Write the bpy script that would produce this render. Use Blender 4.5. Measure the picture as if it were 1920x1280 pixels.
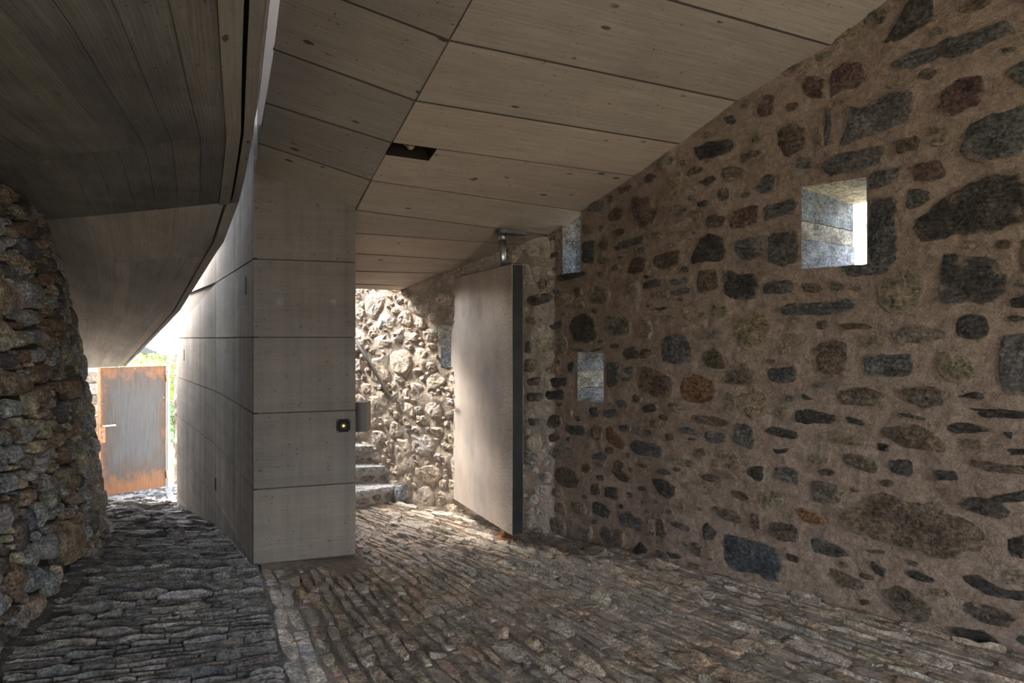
import bpy, bmesh, math, random
import numpy as np
from mathutils import Vector, noise as mnoise
random.seed(7); RNG = random.Random(11)
for o in list(bpy.data.objects): bpy.data.objects.remove(o)
SC = bpy.context.scene
COL = SC.collection
F = 1280.0                       # focal length in pixels of the 1920 px frame
EYE = 1.47
# ---------------------------------------------------------------- camera, sky, sun, exposure
cam = bpy.data.cameras.new('camera'); cam_o = bpy.data.objects.new('camera', cam); COL.objects.link(cam_o)
cam.sensor_width = 36.0; cam.lens = 24.0; cam.shift_y = -5/1920
cam.clip_start = 0.02; cam.clip_end = 400
cam_o.location = (0, 0, EYE); cam_o.rotation_euler = (math.pi/2, 0, 0)
SC.camera = cam_o
SC.view_settings.view_transform = 'Standard'; SC.view_settings.look = 'None'
SC.view_settings.gamma = 1.0; SC.view_settings.use_curve_mapping = False
SC.view_settings.exposure = 1.25
SUN_DIR = Vector((-0.92, 0.39, 0)).normalized()      # horizontal direction towards the sun
SUN_EL = math.radians(45)
world = bpy.data.worlds.new('sky'); SC.world = world; world.use_nodes = True
wn = world.node_tree; wn.nodes.clear()
wo = wn.nodes.new('ShaderNodeOutputWorld'); wb = wn.nodes.new('ShaderNodeBackground')
sky = wn.nodes.new('ShaderNodeTexSky'); sky.sky_type = 'NISHITA'; sky.sun_disc = False
sky.sun_elevation = SUN_EL; sky.sun_rotation = math.atan2(SUN_DIR.x, SUN_DIR.y)
sky.air_density = 1.0; sky.dust_density = 3.0; sky.ozone_density = 1.0; sky.altitude = 400
hs = wn.nodes.new('ShaderNodeHueSaturation'); hs.inputs['Saturation'].default_value = 0.42
wn.links.new(sky.outputs[0], hs.inputs['Color']); wn.links.new(hs.outputs[0], wb.inputs[0])
wb.inputs[1].default_value = 1.35
wn.links.new(wb.outputs[0], wo.inputs[0])
sun = bpy.data.lights.new('sun', 'SUN'); sun.energy = 9.0; sun.angle = math.radians(24); sun.color = (1.0, 0.91, 0.80)
sun_o = bpy.data.objects.new('sun', sun); COL.objects.link(sun_o)
sd = Vector((SUN_DIR.x*math.cos(SUN_EL), SUN_DIR.y*math.cos(SUN_EL), math.sin(SUN_EL)))
sun_o.rotation_euler = sd.to_track_quat('Z', 'Y').to_euler(); sun_o.location = sd*20
SC.cycles.max_bounces = 12; SC.cycles.diffuse_bounces = 8

# ---------------------------------------------------------------- materials
class NT:
    def __init__(s, name):
        s.m = bpy.data.materials.new(name); s.m.use_nodes = True; s.t = s.m.node_tree; s.t.nodes.clear()
        s.out = s.n('OutputMaterial'); s.p = s.n('BsdfPrincipled'); s.l(s.p.outputs[0], s.out.inputs[0])
    def n(s, kind, **kw):
        nd = s.t.nodes.new('ShaderNode'+kind)
        for k, v in kw.items(): setattr(nd, k, v)
        return nd
    def l(s, a, b): s.t.links.new(a, b)
    def noise(s, vec, scale, detail=4, rough=0.6):
        nd = s.n('TexNoise'); nd.inputs['Scale'].default_value = scale; nd.inputs['Detail'].default_value = detail
        nd.inputs['Roughness'].default_value = rough
        if vec is not None: s.l(vec, nd.inputs['Vector'])
        return nd.outputs['Fac']
    def ramp(s, fac, stops):
        r = s.n('ValToRGB'); e = r.color_ramp.elements
        while len(e) < len(stops): e.new(0.5)
        for el, (p, c) in zip(e, stops):
            el.position = p; el.color = (c, c, c, 1) if isinstance(c, (int, float)) else (*c, 1)
        s.l(fac, r.inputs[0]); return r.outputs[0]
    def mix(s, a, b, fac, mode='MIX'):
        m = s.n('MixRGB', blend_type=mode)
        for i, v in ((0, fac), (1, a), (2, b)):
            if isinstance(v, (int, float)): m.inputs[i].default_value = v if i == 0 else (v, v, v, 1)
            elif isinstance(v, tuple): m.inputs[i].default_value = (*v, 1)
            else: s.l(v, m.inputs[i])
        return m.outputs[0]
    def math(s, op, a, b=0.0):
        m = s.n('Math', operation=op)
        for i, v in ((0, a), (1, b)):
            if isinstance(v, (int, float)): m.inputs[i].default_value = v
            else: s.l(v, m.inputs[i])
        return m.outputs[0]
    def mapping(s, vec, scale, loc=(0, 0, 0)):
        m = s.n('Mapping'); m.inputs['Scale'].default_value = scale; m.inputs['Location'].default_value = loc
        s.l(vec, m.inputs['Vector']); return m.outputs[0]
    def bump(s, h, strength, dist, prev=None):
        b = s.n('Bump'); b.inputs['Strength'].default_value = strength; b.inputs['Distance'].default_value = dist
        s.l(h, b.inputs['Height'])
        if prev is not None: s.l(prev, b.inputs['Normal'])
        return b.outputs[0]
    def done(s, color=None, rough=0.85, metal=0.0, normal=None, spec=0.3):
        if color is not None:
            if isinstance(color, tuple): s.p.inputs['Base Color'].default_value = (*color, 1)
            else: s.l(color, s.p.inputs['Base Color'])
        if isinstance(rough, (int, float)): s.p.inputs['Roughness'].default_value = rough
        else: s.l(rough, s.p.inputs['Roughness'])
        s.p.inputs['Metallic'].default_value = metal
        s.p.inputs['Specular IOR Level'].default_value = spec
        if normal is not None: s.l(normal, s.p.inputs['Normal'])
        return s.m
def pos(t): return t.n('NewGeometry').outputs['Position']

MORTAR = (0.38, 0.285, 0.215)
def mat_stone(name, smear_col, bumpd=0.012, fine=55):
    t = NT(name); P = pos(t)
    at = t.n('Attribute', attribute_name='tint'); sm = t.n('Attribute', attribute_name='smear')
    n1 = t.noise(P, 9, 6, 0.65); n2 = t.noise(P, fine, 5, 0.7); n3 = t.noise(t.mapping(P, (14, 14, 60)), 1.0, 5, 0.7)
    v = t.ramp(n1, [(0.32, 0.50), (0.68, 1.45)])
    c = t.mix(at.outputs['Color'], v, 1.0, 'MULTIPLY')
    c = t.mix(c, t.ramp(n2, [(0.37, 0.35), (0.63, 1.65)]), 0.85, 'MULTIPLY')
    c = t.mix(c, t.ramp(n3, [(0.36, 0.6), (0.62, 1.3)]), 0.8, 'MULTIPLY')
    th = t.math('ADD', t.noise(P, 13, 7, 0.72), t.math('MULTIPLY', sm.outputs['Fac'], 0.6))
    f = t.ramp(th, [(0.60, 0.0), (0.80, 0.9)])
    c = t.mix(c, t.mix(smear_col, v, 0.5, 'MULTIPLY'), f)
    b = t.bump(n3, 1.0, bumpd*1.2); b = t.bump(n1, 1.0, bumpd*3.0, b); b = t.bump(n2, 1.0, bumpd*1.4, b)
    return t.done(c, 0.82, 0, b, 0.25)
M = {}
M['stone'] = mat_stone('wall_stone', MORTAR, 0.011)
M['stone_light'] = mat_stone('daylit_lime_washed_stone', (0.52, 0.43, 0.345), 0.0075, 45)
M['reveal'] = mat_stone('dressed_reveal_stone', (0.56, 0.50, 0.42), 0.012, 75)
M['rubble'] = mat_stone('dry_rubble_stone', (0.20, 0.185, 0.16), 0.009, 60)
M['sett'] = mat_stone('paving_slate', (0.46, 0.405, 0.34), 0.008, 70)
def mat_mortar(name, c1, c2, sc=1.0, d=0.012):
    t = NT(name); P = pos(t)
    n1 = t.noise(P, 3.5*sc, 6, 0.65); n2 = t.noise(P, 26*sc, 6, 0.75); n3 = t.noise(P, 110*sc, 4, 0.7)
    c = t.mix(c1, c2, t.ramp(n1, [(0.35, 0.0), (0.65, 1.0)]))
    c = t.mix(c, t.ramp(n2, [(0.33, 0.60), (0.66, 1.28)]), 0.85, 'MULTIPLY'); c = t.mix(c, t.ramp(n3, [(0.35, 0.70), (0.65, 1.25)]), 0.7, 'MULTIPLY')
    b = t.bump(n3, 1.0, d*0.8); b = t.bump(n2, 1.0, d*2.4, b); b = t.bump(t.noise(P, 9*sc, 4, 0.6), 1.0, d*4.5, b)
    return t.done(c, 0.92, 0, b, 0.15)
M['mortar'] = mat_mortar('sandy_mortar', (0.35, 0.255, 0.195), (0.46, 0.345, 0.272))
M['mortar_light'] = mat_mortar('daylit_lime_mortar', (0.50, 0.405, 0.325), (0.62, 0.525, 0.43), 1.0, 0.010)  # paler than the near mortar: daylight on the far wall put into the colour
M['earth'] = mat_mortar('dark_bedding', (0.07, 0.062, 0.054), (0.13, 0.115, 0.10))
M['floor_bed'] = mat_mortar('gritty_floor_bed', (0.40, 0.345, 0.29), (0.52, 0.455, 0.385))
M['passage_bed'] = mat_mortar('dark_gritty_floor_bed', (0.20, 0.19, 0.18), (0.31, 0.295, 0.275))
M['gravel'] = mat_mortar('pale_gravel', (0.27, 0.255, 0.23), (0.42, 0.40, 0.37), 2.2)
M['outside_ground'] = mat_mortar('outside_ground', (0.36, 0.35, 0.27), (0.46, 0.44, 0.35), 0.2)
def mat_concrete(name, base, stain, grain=1.0, knots=1.0, rough_boards=False, streaks=0.0):
    t = NT(name)
    uv = t.n('UVMap').outputs[0]; rnd = t.n('ObjectInfo').outputs['Random']; P = pos(t)
    cmb = t.n('CombineXYZ'); t.l(t.math('MULTIPLY', rnd, 13.7), cmb.inputs[0]); t.l(t.math('MULTIPLY', rnd, 5.3), cmb.inputs[1])
    add = t.n('VectorMath', operation='ADD'); t.l(uv, add.inputs[0]); t.l(cmb.outputs[0], add.inputs[1])
    U = add.outputs[0]
    g = t.noise(t.mapping(U, (2.2, 75, 1)), 1.0, 6, 0.7)
    wv = t.n('TexWave', wave_type='BANDS', bands_direction='Y'); wv.inputs['Scale'].default_value = 16
    wv.inputs['Distortion'].default_value = 9; wv.inputs['Detail'].default_value = 3; wv.inputs['Detail Scale'].default_value = 0.7
    t.l(t.mapping(U, (0.16, 1, 1)), wv.inputs['Vector'])
    st = t.noise(P, 1.7, 7, 0.62); st2 = t.noise(t.mapping(U, (1.0, 7, 1)), 1.0, 5, 0.7)
    c = t.mix(base, stain, t.ramp(t.mix(st, st2, 0.45), [(0.36, 0.0), (0.62, 1.0)]))
    c = t.mix(c, t.ramp(g, [(0.3, 0.80), (0.62, 1.12)]), 0.85*grain, 'MULTIPLY')
    if streaks: c = t.mix(c, t.ramp(t.noise(t.mapping(uv, (11, 0.6, 1)), 1.0, 5, 0.7), [(0.34, 0.55), (0.50, 1.0), (0.64, 1.25)]), streaks, 'MULTIPLY')
    if rough_boards: c = t.mix(c, t.ramp(wv.outputs['Fac'], [(0.1, 0.82), (0.8, 1.08)]), 0.6, 'MULTIPLY')
    c = t.mix(c, t.mix((0.82, 0.83, 0.86), (1.18, 1.14, 1.08), rnd), 0.8, 'MULTIPLY')
    vo = t.n('TexVoronoi', feature='F1'); vo.inputs['Scale'].default_value = 1.0
    t.l(t.mapping(U, (4.2, 9.5, 1)), vo.inputs['Vector'])
    kn = t.ramp(t.math('ADD', vo.outputs['Distance'], t.math('MULTIPLY', t.noise(P, 60, 3), 0.10)), [(0.15, 0.0), (0.19, 1.0)])
    gate = t.ramp(t.noise(t.mapping(U, (3.1, 4.3, 1), (7, 3, 0)), 1.0, 2), [(0.50, 1.0), (0.53, 0.0)])
    kf = t.math('MAXIMUM', kn, gate)
    c = t.mix(t.mix(c, (0.28, 0.24, 0.20), 1.0, 'MULTIPLY'), c, t.ramp(kf, [(0.0, 1-0.8*knots), (1.0, 1.0)]))
    pr = t.ramp(t.noise(P, 48, 2, 0.5), [(0.27, 0.0), (0.31, 1.0)])
    c = t.mix(t.mix(c, 0.45, 1.0, 'MULTIPLY'), c, pr)
    b = t.bump(g, 0.5, 0.003*grain); b = t.bump(pr, 0.6, 0.004, b); b = t.bump(t.noise(P, 130, 3), 0.35, 0.0015, b)
    if rough_boards: b = t.bump(wv.outputs['Fac'], 0.4, 0.0015, b)
    return t.done(c, 0.72, 0, b, 0.3)
M['ceiling'] = mat_concrete('board_marked_ceiling_concrete', (0.46, 0.385, 0.32), (0.36, 0.298, 0.25), 1.3, 1.25)
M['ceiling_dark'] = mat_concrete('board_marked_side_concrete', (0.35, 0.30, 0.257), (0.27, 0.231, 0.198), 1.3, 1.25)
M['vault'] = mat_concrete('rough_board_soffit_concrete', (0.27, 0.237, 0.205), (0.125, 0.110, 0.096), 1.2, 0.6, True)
M['vault_far'] = mat_concrete('gate_lit_soffit_concrete', (0.66, 0.58, 0.50), (0.40, 0.35, 0.30), 1.3, 0.3)  # raised in tone: light from the gate end put into the colour
M['pier'] = mat_concrete('pier_concrete', (0.245, 0.213, 0.183), (0.175, 0.151, 0.130), 0.7, 0.15, False, 0.35)
M['pier_side'] = mat_concrete('streaked_pier_concrete', (0.29, 0.25, 0.217), (0.16, 0.138, 0.12), 1.0, 0.1, False, 1.0)
M['core'] = NT('joint_concrete').done((0.05, 0.045, 0.04), 0.9)
M['joint'] = NT('stained_joint').done((0.085, 0.068, 0.055), 0.9)
M['fascia'] = mat_mortar('rough_fascia_concrete', (0.30, 0.28, 0.25), (0.50, 0.48, 0.46), 1.4, 0.014)
def mat_metal(name, c1, c2, rough=0.4, metal=0.9, sc=4, stretch=(1, 1, 1)):
    t = NT(name); P = t.mapping(pos(t), stretch)
    n = t.noise(P, sc, 6, 0.65); n2 = t.noise(P, sc*18, 3, 0.6)
    c = t.mix(c1, c2, t.ramp(n, [(0.35, 0.0), (0.65, 1.0)]))
    c = t.mix(c, t.ramp(n2, [(0.3, 0.85), (0.7, 1.1)]), 0.7, 'MULTIPLY')
    r = t.ramp(n, [(0.3, rough-0.06), (0.7, rough+0.1)])
    return t.done(c, r, metal, t.bump(n2, 0.15, 0.001), 0.5)
M['chrome'] = mat_metal('polished_steel', (0.55, 0.55, 0.56), (0.68, 0.68, 0.70), 0.36, 1.0)
M['dark_steel'] = mat_metal('dark_steel_edge', (0.022, 0.022, 0.026), (0.045, 0.042, 0.042), 0.42, 0.7)
M['box_steel'] = mat_metal('grey_steel_sheet', (0.13, 0.12, 0.115), (0.18, 0.16, 0.15), 0.5, 0.6)
M['copper'] = mat_metal('rusty_copper_base', (0.38, 0.19, 0.10), (0.50, 0.27, 0.16), 0.45, 0.6, 20)
M['black'] = NT('black_plastic').done((0.008, 0.008, 0.009), 0.6, 0, None, 0.2)
M['black_void'] = NT('dark_metal_and_slot_shade').done((0.020, 0.014, 0.010), 0.6)
def mat_door():
    t = NT('brushed_hot_rolled_steel'); uv = t.n('UVMap').outputs[0]
    g = t.noise(t.mapping(uv, (90, 2.0, 1)), 1.0, 4, 0.6); bl = t.noise(t.mapping(uv, (2.2, 1.4, 1)), 1.0, 6, 0.6)
    c = t.mix((0.60, 0.52, 0.445), (0.40, 0.355, 0.32), t.ramp(bl, [(0.38, 0.0), (0.62, 1.0)]))
    c = t.mix(c, t.ramp(g, [(0.3, 0.92), (0.7, 1.06)]), 1.0, 'MULTIPLY')
    sp = t.n('SeparateXYZ'); t.l(uv, sp.inputs[0])
    rusty = t.noise(t.mapping(uv, (50, 50, 1)), 1.0, 4, 0.8)
    side = t.math('ADD', t.math('MULTIPLY', sp.outputs[0], 0.16), rusty)
    c = t.mix(c, (0.20, 0.155, 0.12), t.ramp(side, [(0.72, 0.0), (0.80, 0.75)]))
    for cx, cy, rx, ry in ((0.33, 1.72, 0.072, 0.115), (0.70, 1.70, 0.078, 0.115)):     # two oval water marks
        dx = t.math('MULTIPLY', t.math('SUBTRACT', sp.outputs[0], cx), 1/rx)
        dy = t.math('MULTIPLY', t.math('SUBTRACT', sp.outputs[1], cy), 1/ry)
        d = t.math('SQRT', t.math('ADD', t.math('MULTIPLY', dx, dx), t.math('MULTIPLY', dy, dy)))
        d = t.math('ADD', d, t.math('MULTIPLY', t.noise(t.mapping(uv, (14, 14, 1)), 1.0, 3), 0.45))
        ring = t.ramp(d, [(0.72, 0.28), (1.08, 0.35), (1.18, 0.75), (1.27, 0.0)])
        c = t.mix(c, (0.22, 0.18, 0.15), ring)
    w = t.n('TexWave', wave_type='RINGS'); w.inputs['Scale'].default_value = 0.55; w.inputs['Distortion'].default_value = 4
    w.inputs['Detail'].default_value = 2
    t.l(t.mapping(uv, (1, 1, 1), (-0.2, -0.1, 0)), w.inputs['Vector'])
    c = t.mix(c, t.ramp(w.outputs['Fac'], [(0.2, 0.86), (0.8, 1.05)]), 0.8, 'MULTIPLY')
    return t.done(c, t.ramp(bl, [(0.3, 0.42), (0.7, 0.55)]), 0.4, t.bump(g, 0.12, 0.0008), 0.5)
M['door'] = mat_door()
def mat_rust():
    t = NT('weathering_steel'); uv = t.n('UVMap').outputs[0]; sp = t.n('SeparateXYZ'); t.l(uv, sp.inputs[0])
    ex = t.math('ABSOLUTE', t.math('SUBTRACT', sp.outputs[0], 0.54)); ey = t.math('ABSOLUTE', t.math('SUBTRACT', sp.outputs[1], 1.08))
    e = t.math('MAXIMUM', t.math('MULTIPLY', ex, 1.75), t.math('MULTIPLY', ey, 0.98))
    e = t.math('ADD', e, t.math('MULTIPLY', t.math('SUBTRACT', t.noise(t.mapping(uv, (5, 3, 1)), 1.0, 6, 0.7), 0.5), 0.9))
    st = t.noise(t.mapping(uv, (40, 2.5, 1)), 1.0, 5, 0.7)
    c = t.mix((0.085, 0.078, 0.073), (0.090, 0.066, 0.052), t.ramp(e, [(0.45, 0.0), (0.72, 1.0)]))
    c = t.mix(c, (0.21, 0.095, 0.045), t.ramp(e, [(0.74, 0.0), (0.93, 1.0)]))
    c = t.mix(c, t.ramp(st, [(0.3, 0.72), (0.7, 1.2)]), 0.8, 'MULTIPLY')
    return t.done(c, 0.75, 0.05, t.bump(st, 0.2, 0.001), 0.2)
M['rust'] = mat_rust()
M['rust_plain'] = mat_metal('orange_rust', (0.33, 0.14, 0.055), (0.45, 0.23, 0.11), 0.65, 0.2, 12)
M['galv'] = mat_metal('galvanised_steel', (0.22, 0.21, 0.20), (0.32, 0.30, 0.28), 0.5, 0.6)
M['white_metal'] = NT('white_painted_lever').done((0.75, 0.74, 0.72), 0.35)
M['white_wall'] = mat_mortar('white_render', (0.58, 0.57, 0.56), (0.64, 0.63, 0.62), 0.3, 0.003)
M['roof_dark'] = mat_metal('dark_slate_roof', (0.09, 0.10, 0.12), (0.14, 0.155, 0.18), 0.6, 0.1, 6)
M['fascia_dark'] = NT('dark_timber_fascia').done((0.05, 0.05, 0.052), 0.6)
M['tile'] = mat_metal('terracotta_tile', (0.50, 0.36, 0.27), (0.62, 0.50, 0.40), 0.8, 0.0, 9)
M['glass_dark'] = NT('window_glass').done((0.10, 0.12, 0.15), 0.1, 0, None, 0.6)
def mat_leaf(name, c1, c2):
    t = NT(name); n = t.noise(pos(t), 6, 3); return t.done(t.mix(c1, c2, t.ramp(n, [(0.35, 0.0), (0.65, 1.0)])), 0.6)
M['leaf'] = mat_leaf('yellow_green_leaves', (0.34, 0.34, 0.08), (0.15, 0.24, 0.05))
M['leaf_dark'] = mat_leaf('dark_green_leaves', (0.07, 0.14, 0.05), (0.16, 0.24, 0.10))
M['grass'] = mat_leaf('lawn_green', (0.22, 0.36, 0.11), (0.34, 0.46, 0.18))
M['bark'] = mat_leaf('bark', (0.12, 0.09, 0.06), (0.2, 0.16, 0.11))
M['dry_leaf'] = mat_leaf('dry_leaf', (0.36, 0.22, 0.09), (0.25, 0.15, 0.07))
M['yellow'] = NT('yellow_plastic').done((0.75, 0.42, 0.03), 0.4)
t = NT('amber_indicator'); t.p.inputs['Emission Color'].default_value = (1.0, 0.25, 0.03, 1); t.p.inputs['Emission Strength'].default_value = 3.0
M['amber'] = t.done((0.5, 0.12, 0.02), 0.4)
M['bulb'] = NT('unlit_bulb_glass').done((0.42, 0.30, 0.16), 0.12, 0.2, None, 0.8)

# ---------------------------------------------------------------- object helpers
def prop(o, label=None, cat=None, group=None, kind=None):
    if label: o['label'] = label
    if cat: o['category'] = cat
    if group: o['group'] = group
    if kind: o['kind'] = kind
    return o
def empty(name, loc=(0, 0, 0), **k):
    o = bpy.data.objects.new(name, None); o.location = loc; COL.objects.link(o); o.empty_display_size = 0.1
    return prop(o, **k)
def mesh_obj(name, V, Fc, mat, parent=None, tint=None, smear=None, uvs=None, smooth=False, recenter=True, **k):
    V = [Vector(v) for v in V]
    c = Vector((0, 0, 0))
    if recenter and V: c = sum(V, Vector((0, 0, 0)))/len(V)
    me = bpy.data.meshes.new(name); me.from_pydata([v-c for v in V], [], Fc)
    if mat: me.materials.append(mat)
    if tint is not None:
        a = me.attributes.new('tint', 'FLOAT_COLOR', 'POINT')
        if isinstance(tint, tuple): tint = [tint]*len(V)
        a.data.foreach_set('color', [x for q in tint for x in (*q[:3], 1.0)])
        b = me.attributes.new('smear', 'FLOAT', 'POINT')
        if not isinstance(smear, list): smear = [smear or 0.0]*len(V)
        b.data.foreach_set('value', smear)
    if uvs is not None:
        ul = me.uv_layers.new(name='UVMap')
        ul.data.foreach_set('uv', [x for lp in me.loops for x in uvs[lp.vertex_index]])
    if smooth: me.polygons.foreach_set('use_smooth', [True]*len(me.polygons))
    me.update()
    o = bpy.data.objects.new(name, me); COL.objects.link(o)
    if parent is not None:
        o.parent = parent; o.location = c - world_loc(parent)
    else: o.location = c
    return prop(o, **k)
def world_loc(o):
    v = Vector(o.location)
    while o.parent: o = o.parent; v = v+Vector(o.location)
    return v
def fix_normals(o):
    bm = bmesh.new(); bm.from_mesh(o.data); bmesh.ops.recalc_face_normals(bm, faces=bm.faces); bm.to_mesh(o.data); bm.free()
def box_vf(cx, cy, cz, ux, uy, uz):
    """box from centre and three half-axis vectors"""
    c = Vector((cx, cy, cz)); ux, uy, uz = Vector(ux), Vector(uy), Vector(uz)
    V = [c+ux*a+uy*b+uz*d for a in (-1, 1) for b in (-1, 1) for d in (-1, 1)]
    Fc = [(0, 1, 3, 2), (4, 6, 7, 5), (0, 4, 5, 1), (2, 3, 7, 6), (0, 2, 6, 4), (1, 5, 7, 3)]
    return V, Fc
def box(name, c, ux, uy, uz, mat, parent=None, bev=0.0, **k):
    V, Fc = box_vf(*c, ux, uy, uz)
    o = mesh_obj(name, V, Fc, mat, parent, **k); fix_normals(o)
    if bev:
        bm = bmesh.new(); bm.from_mesh(o.data)
        bmesh.ops.bevel(bm, geom=list(bm.edges), offset=bev, segments=2, affect='EDGES'); bm.to_mesh(o.data); bm.free()
    return o
def tube_vf(pts, r, n=10, caps=True):
    pts = [Vector(p) for p in pts]; V = []; Fc = []
    rr = r if isinstance(r, (list, tuple)) else [r]*len(pts)
    for i, p in enumerate(pts):
        d = (pts[min(i+1, len(pts)-1)]-pts[max(i-1, 0)]).normalized()
        a = d.orthogonal().normalized() if i == 0 else (a - d*a.dot(d)).normalized()
        b = d.cross(a)
        for k in range(n):
            t = 2*math.pi*k/n; V.append(p+(a*math.cos(t)+b*math.sin(t))*rr[i])
    for i in range(len(pts)-1):
        for k in range(n):
            k2 = (k+1) % n; Fc.append((i*n+k, i*n+k2, (i+1)*n+k2, (i+1)*n+k))
    if caps: Fc.append(tuple(range(n-1, -1, -1))); Fc.append(tuple((len(pts)-1)*n+k for k in range(n)))
    return V, Fc
def tube(name, pts, r, mat, parent=None, n=10, smooth=True, **k):
    V, Fc = tube_vf(pts, r, n); o = mesh_obj(name, V, Fc, mat, parent, **k); fix_normals(o)
    if smooth:
        for p in o.data.polygons: p.use_smooth = len(p.vertices) == 4
    return o
def join(parts):
    V = []; Fc = []
    for v, f in parts:
        b = len(V); V += list(v); Fc += [tuple(i+b for i in q) for q in f]
    return V, Fc
def prism(name, quad, thick, mat, parent, bev=0.003, uvdir=None, nsub=(1, 1), side=1):
    """panel: quad = 4 points (a0,a1 along one seam, b1,b0 along the next), grown by thick along its normal*side; uv in metres with u along the seams"""
    a0, a1, b1, b0 = [Vector(q) for q in quad]
    nrm = (a1-a0).cross(b0-a0).normalized()*side
    nu, nv = nsub; V = []; uv = []; Fc = []
    Lu = ((a1-a0).length+(b1-b0).length)/2; Lv = ((b0-a0).length+(b1-a1).length)/2
    for k in (0, 1):
        for i in range(nu+1):
            for j in range(nv+1):
                s, t = i/nu, j/nv
                p = (a0*(1-s)+a1*s)*(1-t)+(b0*(1-s)+b1*s)*t
                V.append(p+nrm*thick*k); uv.append((s*Lu, t*Lv))
    N = (nu+1)*(nv+1); id_ = lambda k, i, j: k*N+i*(nv+1)+j
    for i in range(nu):
        for j in range(nv):
            Fc.append((id_(0, i, j), id_(0, i+1, j), id_(0, i+1, j+1), id_(0, i, j+1)))
            Fc.append((id_(1, i, j), id_(1, i, j+1), id_(1, i+1, j+1), id_(1, i+1, j)))
    for i in range(nu):
        for j in (0, nv): Fc.append((id_(0, i, j), id_(1, i, j), id_(1, i+1, j), id_(0, i+1, j)))
    for j in range(nv):
        for i in (0, nu): Fc.append((id_(0, i, j), id_(0, i, j+1), id_(1, i, j+1), id_(1, i, j)))
    o = mesh_obj(name, V, Fc, mat, parent, uvs=uv); fix_normals(o); return o
def inset_quad(q, g0, g1):
    """pull the quad's two seam edges in by g0 and its ends by g1 (metres)"""
    a0, a1, b1, b0 = [Vector(v) for v in q]
    def towards(p, r, d): L = (r-p).length; return p+(r-p)*(min(d/L, 0.45) if L > 1e-6 else 0)
    A0, B0 = towards(a0, b0, g0), towards(b0, a0, g0); A1, B1 = towards(a1, b1, g0), towards(b1, a1, g0)
    return [towards(A0, A1, g1), towards(A1, A0, g1), towards(B1, B0, g1), towards(B0, B1, g1)]

# ---------------------------------------------------------------- places (x right, y away, z up; the lens at 0,0,EYE)
def at(px, py, y): return Vector(((px-960)/F*y, y, EYE+(635-py)/F*y))
def lerp_tab(tab, x):
    if x <= tab[0][0]:
        (x0, y0), (x1, y1) = tab[0], tab[1]
    elif x >= tab[-1][0]:
        (x0, y0), (x1, y1) = tab[-2], tab[-1]
    else:
        for (x0, y0), (x1, y1) in zip(tab[:-1], tab[1:]):
            if x <= x1: break
    return y0+(y1-y0)*(x-x0)/(x1-x0)
def hall_z(y): return 0.005 if y < 4.5 else lerp_tab([(4.5, 0.005), (5.45, -0.10), (6.24, -0.11), (6.64, -0.124), (8, -0.20)], y)
PZ = [(4.3, 0.008), (5.3, -0.10), (6.26, -0.25), (7.42, -0.43), (8.7, -0.64), (10.6, -1.0), (11.6, -1.05), (13, -1.08)]
def pas_z(y):
    if y < 4.3: return 0.008
    if y > 13: return -1.08
    return lerp_tab(PZ, y)
def floor_hit(px, py, fz):
    k = (635-py)/F; y = 4.0
    for _ in range(60): y = 0.5*y+0.5*(fz(y)-EYE)/k
    return Vector(((px-960)/F*y, y))
class Path:
    def __init__(s, pts, side, smooth=0):
        pts = [Vector(p) for p in pts]
        for _ in range(smooth):
            q = [pts[0]]
            for a, b in zip(pts[:-1], pts[1:]): q += [a*0.75+b*0.25, a*0.25+b*0.75]
            pts = q+[pts[-1]]
        s.p = pts; s.s = [0.0]; s.side = side
        for a, b in zip(pts[:-1], pts[1:]): s.s.append(s.s[-1]+(b-a).length)
        s.L = s.s[-1]
    def seg(s, t):
        for i in range(len(s.p)-2):
            if t < s.s[i+1]: return i
        return len(s.p)-2
    def at(s, t):
        i = s.seg(t); a, b = s.p[i], s.p[i+1]; return a+(b-a)*((t-s.s[i])/(s.s[i+1]-s.s[i]))
    def nrm(s, t):
        i = s.seg(t); w = 0.12
        i0, i1 = s.seg(max(t-w, 0)), s.seg(min(t+w, s.L))
        d = ((s.p[i0+1]-s.p[i0]).normalized()+(s.p[i1+1]-s.p[i1]).normalized()).normalized()
        return Vector((d.y, -d.x))*s.side
    def hit(s, px, off=0.0):
        k = (px-960)/F; best = None
        P = [p - s.nrm((s.s[i]))*off for i, p in enumerate(s.p)] if off else s.p
        for i in range(len(P)-1):
            a, d = P[i], P[i+1]-P[i]; den = d.x-k*d.y
            if abs(den) < 1e-9: continue
            t = (k*a.y-a.x)/den
            if -1e-3 <= t <= 1.001:
                y = a.y+t*d.y
                if y > 0.3 and (best is None or y < best[1]): best = (s.s[i]+t*(s.s[i+1]-s.s[i]), y)
        return best
# stone wall on the right: straight stretch, then a bend and the rougher far stretch
KINK = Vector((0.3406, 5.45))
RW = Path([(7.2, -1.58), (5.0934, 0.5), (1.045, 4.49), KINK, (-0.5848, 6.2382), (-1.1161, 6.6447), (-4.6, 9.30)], -1)
if RW.nrm(1.0).dot(Vector((-1, -1))) < 0: RW.side = 1
S_KINK = RW.s[3]
def rw_pix(px, py):
    h = RW.hit(px)
    return None if h is None else (h[0], EYE+(635-py)/F*h[1])
def rw_pt(s, z, off=0.0):
    p = RW.at(s)+RW.nrm(s)*off; return Vector((p.x, p.y, z))
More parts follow.
